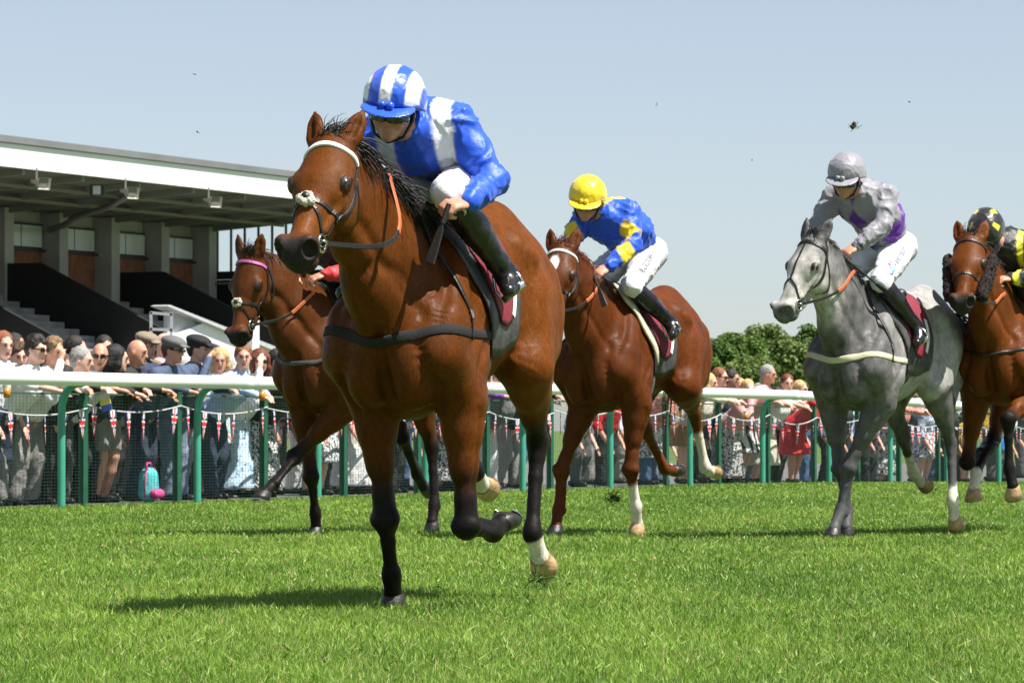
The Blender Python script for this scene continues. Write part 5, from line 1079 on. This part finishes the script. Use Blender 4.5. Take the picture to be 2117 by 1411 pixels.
    if shades:
        m = MB()
        for k in (1, -1):
            m.bar(f(.108, k * .010, .004), f(.100, k * .058, .006), .03, .008, tuple(fd)); m.bar(f(.100, k * .060, .012), f(.0, k * .084, .010), .010, .006, tuple(ll))
        m.build('sunglasses', SUNG, root)
    return root
P_ = spectator
P_(8, 688, .95, 'ginger-haired young man in white shirt at the left edge of the crowd', 'ginger', 'short', 'white', 'navy', 'stand', -30)
P_(32, 692, 1.9, 'dark-haired man half hidden behind the ginger young man', 'dark', 'short', 'grey', 'black', 'stand', 0)
P_(40, 713, 1.45, 'brown-haired boy in white shirt peering between two young men', 'brown', 'curly', 'white', 'grey', 'stand', -45)
P_(76, 697, .98, 'young man with dark curly hair and sunglasses leaning in white shirt', 'dark', 'curly', 'white', 'grey', 'lean', -8, True)
P_(112, 702, 1.02, 'curly fair-haired young man in white shirt with hand raised to his face', 'light', 'curly', 'white', 'grey', 'fist', -15)
P_(158, 697, 1.6, 'dark-haired man in black suit behind the grey-haired man', 'dark', 'short', 'black', 'black', 'stand', 10)
P_(170, 720, .98, 'grey-haired man in black suit leaning on the fence', 'grey', 'short', 'black', 'black', 'lean', 10)
P_(207, 711, 1.15, 'smiling man in sunglasses and white shirt facing the camera', 'brown', 'bald', 'white', 'charcoal', 'lean', -62, True)
P_(216, 696, 2.2, 'dark-haired man behind the smiling man in sunglasses', 'dark', 'short', 'white', 'black', 'stand', -40)
P_(243, 716, 1.05, 'black-haired person in black clothes with an arm on the rail', 'black', 'long', 'black', 'black', 'lean', 30)
P_(284, 704, .96, 'shaven-headed man in black jacket and grey shorts', 'brown', 'bald', 'black', 'shorts', 'lean', 5, sk=2)
P_(304, 692, 1.55, 'young man in tan flat cap, dark suit and white collar', 'brown', 'short', 'navy', 'charcoal', 'stand', -10, False, 'tan')
P_(340, 690, 2.3, 'bald man behind the grey flat cap', 'grey', 'bald', 'pink', 'black', 'stand', 0)
P_(359, 700, 1.05, 'man in grey flat cap and sunglasses wearing a blue suit', 'brown', 'short', 'blue', 'navy', 'lean', 0, True, 'grey')
P_(411, 698, .98, 'man in black flat cap with fist to his mouth', 'dark', 'short', 'blue', 'bluegrey', 'fist', 8, False, 'black')
P_(437, 715, 1.7, 'man in navy flat cap behind the fist-to-mouth man', 'dark', 'short', 'grey', 'charcoal', 'stand', 10, False, 'navy')
P_(455, 722, 1.25, 'fair-haired woman in teal floral skirt facing the camera', 'blond', 'long', 'white', 'floral', 'stand', -60, skirt=.56)
P_(503, 714, .98, 'sandy-haired man leaning in a light blue shirt', 'ginger', 'short', 'sky', 'navy', 'lean', -55)
P_(538, 724, 1.15, 'auburn-haired woman in sunglasses and pale blue printed skirt', 'auburn', 'long', 'white', 'bluep', 'fist', -50, True, skirt=.10)
P_(575, 724, 1.5, 'dark-clad man seen behind the left bay horse', 'dark', 'short', 'black', 'charcoal', 'stand', 0)
P_(600, 735, 1.0, 'woman in printed long skirt behind the left bay horse', 'brown', 'long', 'black', 'mono', 'lean', 0, skirt=.10)
P_(672, 730, 1.0, 'woman in grey and white lace dress with bare legs', 'brown', 'long', 'grey', 'lace', 'stand', 0, skirt=.36)
P_(742, 735, 1.0, 'woman in long white skirt behind the leading horse', 'dark', 'long', 'white', 'white', 'stand', 0, skirt=.10)
P_(800, 740, 1.1, 'man in charcoal trousers behind the leading horse', 'dark', 'short', 'grey', 'charcoal', 'lean', 0)
P_(870, 742, 1.0, 'man in black trousers behind the bay hind legs', 'dark', 'short', 'black', 'black', 'lean', 0)
P_(935, 750, 1.0, 'woman in black and white print seen between the forelegs', 'brown', 'long', 'grey', 'mono', 'stand', 0, skirt=.12)
P_(1002, 762, .96, 'person in purple top and black skirt with an arm hanging over the fence', 'dark', 'short', 'purple', 'black', 'lean', -10)
P_(1030, 760, 1.5, 'person in white hat above the rail beside the leading hind leg', 'grey', 'short', 'white', 'grey', 'stand', 0, True, 'white')
P_(1058, 762, 1.0, 'person in grey jacket and white trousers beside the green post', 'brown', 'short', 'grey', 'white', 'lean', 20)
P_(1105, 768, 1.2, 'dark-clad person behind the leading hind leg', 'dark', 'short', 'black', 'grey', 'lean', 0)
P_(1205, 776, 1.0, 'person in light blue shirt under the chestnut neck', 'dark', 'short', 'sky', 'charcoal', 'stand', 0)
P_(1262, 776, 1.1, 'person in red top and black trousers under the chestnut horse', 'dark', 'short', 'red', 'black', 'stand', 0)
P_(1345, 778, 1.0, 'woman in pale printed dress under the chestnut belly', 'brown', 'long', 'cream', 'lace', 'stand', 0, skirt=.35)
P_(1392, 772, .96, 'person in coral checked shirt and jeans beside the chestnut hind leg', 'dark', 'short', 'coral', 'jeans', 'lean', -20)
P_(1432, 775, 1.4, 'dark-haired man behind the coral checked shirt', 'dark', 'short', 'black', 'black', 'stand', 0)
P_(1467, 773, 1.0, 'blond woman in mustard print skirt right of the chestnut hind leg', 'blond', 'long', 'cream', 'brown', 'lean', 0, skirt=.50)
P_(1489, 762, 1.25, 'ginger-haired man in glasses and pink shirt', 'ginger', 'short', 'pink', 'black', 'lean', 0, True)
P_(1514, 766, 1.5, 'dark-haired man in blue shirt next to the man in glasses', 'dark', 'short', 'navy', 'charcoal', 'lean', 0)
P_(1530, 784, 1.9, 'fair-haired woman low behind the arms on the fence', 'blond', 'long', 'white', 'lace', 'stand', -40, skirt=.3)
P_(1547, 786, 1.0, 'woman in pink holding up a phone, grey print skirt', 'blond', 'short', 'pink', 'mono', 'fist', -40, skirt=.10)
P_(1589, 756, .98, 'grey-haired man in pink shirt above black and white stripes', 'grey', 'short', 'pink', 'stripe', 'lean', 5, skirt=.42)
P_(1628, 775, .96, 'short auburn-haired woman in white with a cream skirt', 'auburn', 'short', 'white', 'cream', 'lean', -50, skirt=.26)
P_(1655, 788, 1.4, 'pink-clad woman right of the auburn-haired woman', 'blond', 'short', 'pink', 'black', 'lean', 0)
P_(1692, 790, 1.0, 'woman in red dress behind the grey foreleg', 'dark', 'long', 'red', 'red', 'lean', 0, skirt=.42)
P_(1745, 796, 1.1, 'man in black behind the grey chest', 'dark', 'short', 'black', 'black', 'stand', 0)
P_(1802, 798, 1.0, 'man in blue checked shirt and black trousers under the grey belly', 'brown', 'short', 'check', 'black', 'stand', 0)
P_(1842, 800, 1.1, 'person in jeans left of the grey hind leg', 'dark', 'short', 'navy', 'jeans', 'stand', 0)
P_(1876, 797, 1.0, 'ruddy woman in black and white print dress between the grey hind legs', 'ginger', 'short', 'coral', 'mono', 'lean', -30, skirt=.15)
P_(1922, 808, 1.0, 'woman in pale checked dress beside the dark green post', 'brown', 'long', 'check', 'lace', 'stand', 0, skirt=.40)
P_(1965, 812, 1.1, 'person in black behind the grey hind leg', 'dark', 'short', 'black', 'black', 'stand', 0)
P_(2040, 815, 1.0, 'woman in mustard dress between the right bay forelegs', 'dark', 'long', 'mustard', 'mustard', 'lean', 0, skirt=.45)
P_(2062, 816, 1.2, 'person in bright blue beside the mustard dress', 'dark', 'short', 'white', 'bright', 'stand', 0, skirt=.50)
P_(2098, 816, 1.0, 'person in white shirt and dark trousers at the far right', 'dark', 'short', 'white', 'charcoal', 'lean', 0)
# --- filling in behind: more race-goers, shown mostly as legs and shoulders between the front row
FILL = [(-15, 'far left edge'), (58, 'gap beside the curly-haired man'), (135, 'gap left of the grey-haired man'), (190, 'gap right of the grey-haired man'), (262, 'gap by the shaven-headed man'), (322, 'gap between the tan and grey caps'), (385, 'gap between the grey and black caps'), (480, 'gap left of the light blue shirt'), (635, 'gap left of the lace dress'), (705, 'gap right of the lace dress'), (835, 'gap under the leading chest'), (905, 'gap between the bay hind legs'), (970, 'gap beside the purple top'), (1080, 'gap right of the white trousers'), (1232, 'gap under the chestnut chest'), (1302, 'gap left of the pale dress'), (1368, 'gap left of the coral shirt'), (1570, 'gap left of the striped skirt'), (1608, 'gap right of the striped skirt'), (1675, 'gap left of the red dress'), (1720, 'gap right of the red dress'), (1775, 'gap under the grey girth'), (1825, 'gap under the grey belly'), (1900, 'gap between grey hind legs'), (1945, 'gap left of the grey hock'), (2000, 'gap right of the grey hock'), (2080, 'gap right of the blue dress'), (2120, 'far right edge')]
for i, (px, lab) in enumerate(FILL):
    rs = random.Random(i * 7 + 1); tc_ = rs.choice(['black', 'white', 'grey', 'sky', 'blue', 'white', 'pink']); bc_ = rs.choice(['black', 'charcoal', 'white', 'grey', 'jeans', 'bluegrey'])
    spectator(px, 722 + 95 * max(0, px) / 2117 + rs.uniform(0, 12), 1.65 + rs.uniform(0, .5), 'second-row race-goer in %s top and %s trousers, %s' % (tc_, bc_, lab), rs.choice(['dark', 'brown', 'light', 'grey']), rs.choice(['short', 'short', 'long']), tc_, bc_, 'stand', rs.uniform(-40, 20), group='second-row spectators')
# --- small things among the crowd
bp_ = empty('backpack', rp(px_s(308, .62), .62)); bp_.rotation_euler = (0, 0, math.atan2(-N_.y, -N_.x)); tag(bp_, 'small turquoise and pink backpack at the foot of the fence', 'backpack')
E = SDF(.02); E.chain([(vec(0, 0, .10), .095), (vec(0, 0, .26), .085)], .05, (0, 1, 0), 1.25); E.cut(vec(0, 0, .004), (0, 0, -1)); E.build(.014); V, Q = E.mesh(); np_mesh('bag', V, Q, cm('turquoise_nylon', (.10, .52, .56)), bp_)
E = SDF(.02); E.cone(vec(.09, -.05, .09), vec(.09, .05, .09), .05, .05, .03); E.build(.014); V, Q = E.mesh(); np_mesh('front_pocket', V, Q, cm('pink_nylon', (.62, .06, .22)), bp_)
m = MB(); m.tube([(0, -.05, .33), (0, -.03, .385), (0, .03, .385), (0, .05, .33)], .012, 6); m.tube([(.02, -.115, .05), (.03, -.118, .2), (.02, -.08, .33), (.02, .08, .33), (.03, .118, .2), (.02, .115, .05)], .010, 6); m.build('trim', cm('pink_nylon', (.62, .06, .22)), bp_, True)
BEER = mat('amber_beer', (.55, .22, .02, 1), .15, var=.1); CUPM = mat('clear_cup', (.75, .72, .66, 1), .1)
for px, y, t, lab in ((542, 815, .30, 'plastic cup of beer under the rail left of the lifted forefoot'), (14, 808, .35, 'plastic cup of beer held at the left edge'), (1542, 858, .32, 'cup of amber beer hanging from a hand right of the chestnut')):
    p = rp(px_s(px, t), t); q = 8000 / p.y; c = empty('beer_cup', (p.x, p.y, .72 + (885 - y) / q - .06)); tag(c, lab, 'cup', 'beer cups'); m = MB(); m.tube([(0, 0, 0), (0, 0, .085)], [.029, .036], 12); m.build('beer', BEER, c, True); m = MB(); m.tube([(0, 0, .086), (0, 0, .115)], [.036, .039], 12, False); m.build('rim', CUPM, c, True)
p = rp(px_s(218, .34), .34); q = 8000 / p.y; c = empty('racecard', (p.x, p.y, .72 + (885 - 832) / q)); c.rotation_euler = (0, -.25, -.4); tag(c, 'folded racecard with yellow and blue print dangling below the rail', 'leaflet')
for z0, z1, cc in ((.04, .16, 'pennant_white'), (-.02, .04, 'leaf_yellow'), (-.08, -.02, 'leaf_blue')): m = MB(); m.box(-.055, .055, -.004, .004, z0, z1); m.build('print_panel', MATS.get(cc) or mat(cc, (.7, .62, .12, 1) if 'yellow' in cc else (.05, .12, .45, 1), .5), c)
# --- turf kicked up
SOIL = mat('dark_soil', (.035, .028, .018, 1), .9, var=.4, scale=40); GB = mat('torn_grass', (.08, .14, .02, 1), .7, var=.3)
for i, (px, y, D, sz, lab) in enumerate([(1766, 260, 27, .040, 'dark clod of turf flying high above the silver-capped jockey'), (1358, 216, 26, .010, 'speck of turf in the sky right of the blue-silked jockey'), (402, 153, 18, .006, 'tiny speck of turf high at upper left'), (1555, 330, 26, .008, 'speck of turf in the sky left of the silver cap'), (1268, 1030, 26.5, .050, 'ragged tuft of grass kicked up below the chestnut'), (1112, 1195, 15.6, .035, 'clump of turf under the leading horse hind hoof'), (1176, 1206, 15.9, .014, 'crumb of turf right of the leading hind hoof'), (1062, 1212, 15.7, .012, 'crumb of turf left of the leading hind hoof'), (1232, 1004, 26.4, .018, 'small tuft flying up left of the chestnut white sock'), (1930, 1010, 26.2, .016, 'crumb of turf between the grey hind feet'), (408, 272, 20, .008, 'speck of turf above the grandstand roof'), (1880, 210, 26, .008, 'speck of turf in the sky at upper right')]):
    q = 8000 / D; c = empty('turf_clod', ((px - 1058.5) / q, D, .72 + (885 - y) / q)); tag(c, lab, 'clod', 'flying bits of turf'); m = MB(); [m.add(*SDFball((random.gauss(0, sz * .35), random.gauss(0, sz * .35), random.gauss(0, sz * .3)), sz * random.uniform(.2, .45))) for _ in range(1 if sz < .02 else (5 if D > 26.8 else 2))]; m.build('soil', SOIL, c)
    m = MB(); n = (14 if D > 26.8 else 60) if sz > .02 else 3
    strands(m, [(random.gauss(0, sz * .5), random.gauss(0, sz * .5), random.gauss(0, sz * .5)) for _ in range(n)], [(random.gauss(0, 1), random.gauss(0, 1), random.gauss(.2, .8)) for _ in range(n)], sz * (.9 if D > 26.8 else 1.8), .0028, .3, .3, 4); m.build('grass_blades', GB, c)

# ------------------------------------------------------------------ thin out the dense skins
for o, r_ in DECS: o.modifiers.new('thin', 'DECIMATE').ratio = r_
dg = bpy.context.evaluated_depsgraph_get(); new = [(o, bpy.data.meshes.new_from_object(o.evaluated_get(dg))) for o, _ in DECS]
for o, me in new: old = o.data; o.modifiers.clear(); o.data = me; nm = old.name; bpy.data.meshes.remove(old); me.name = nm
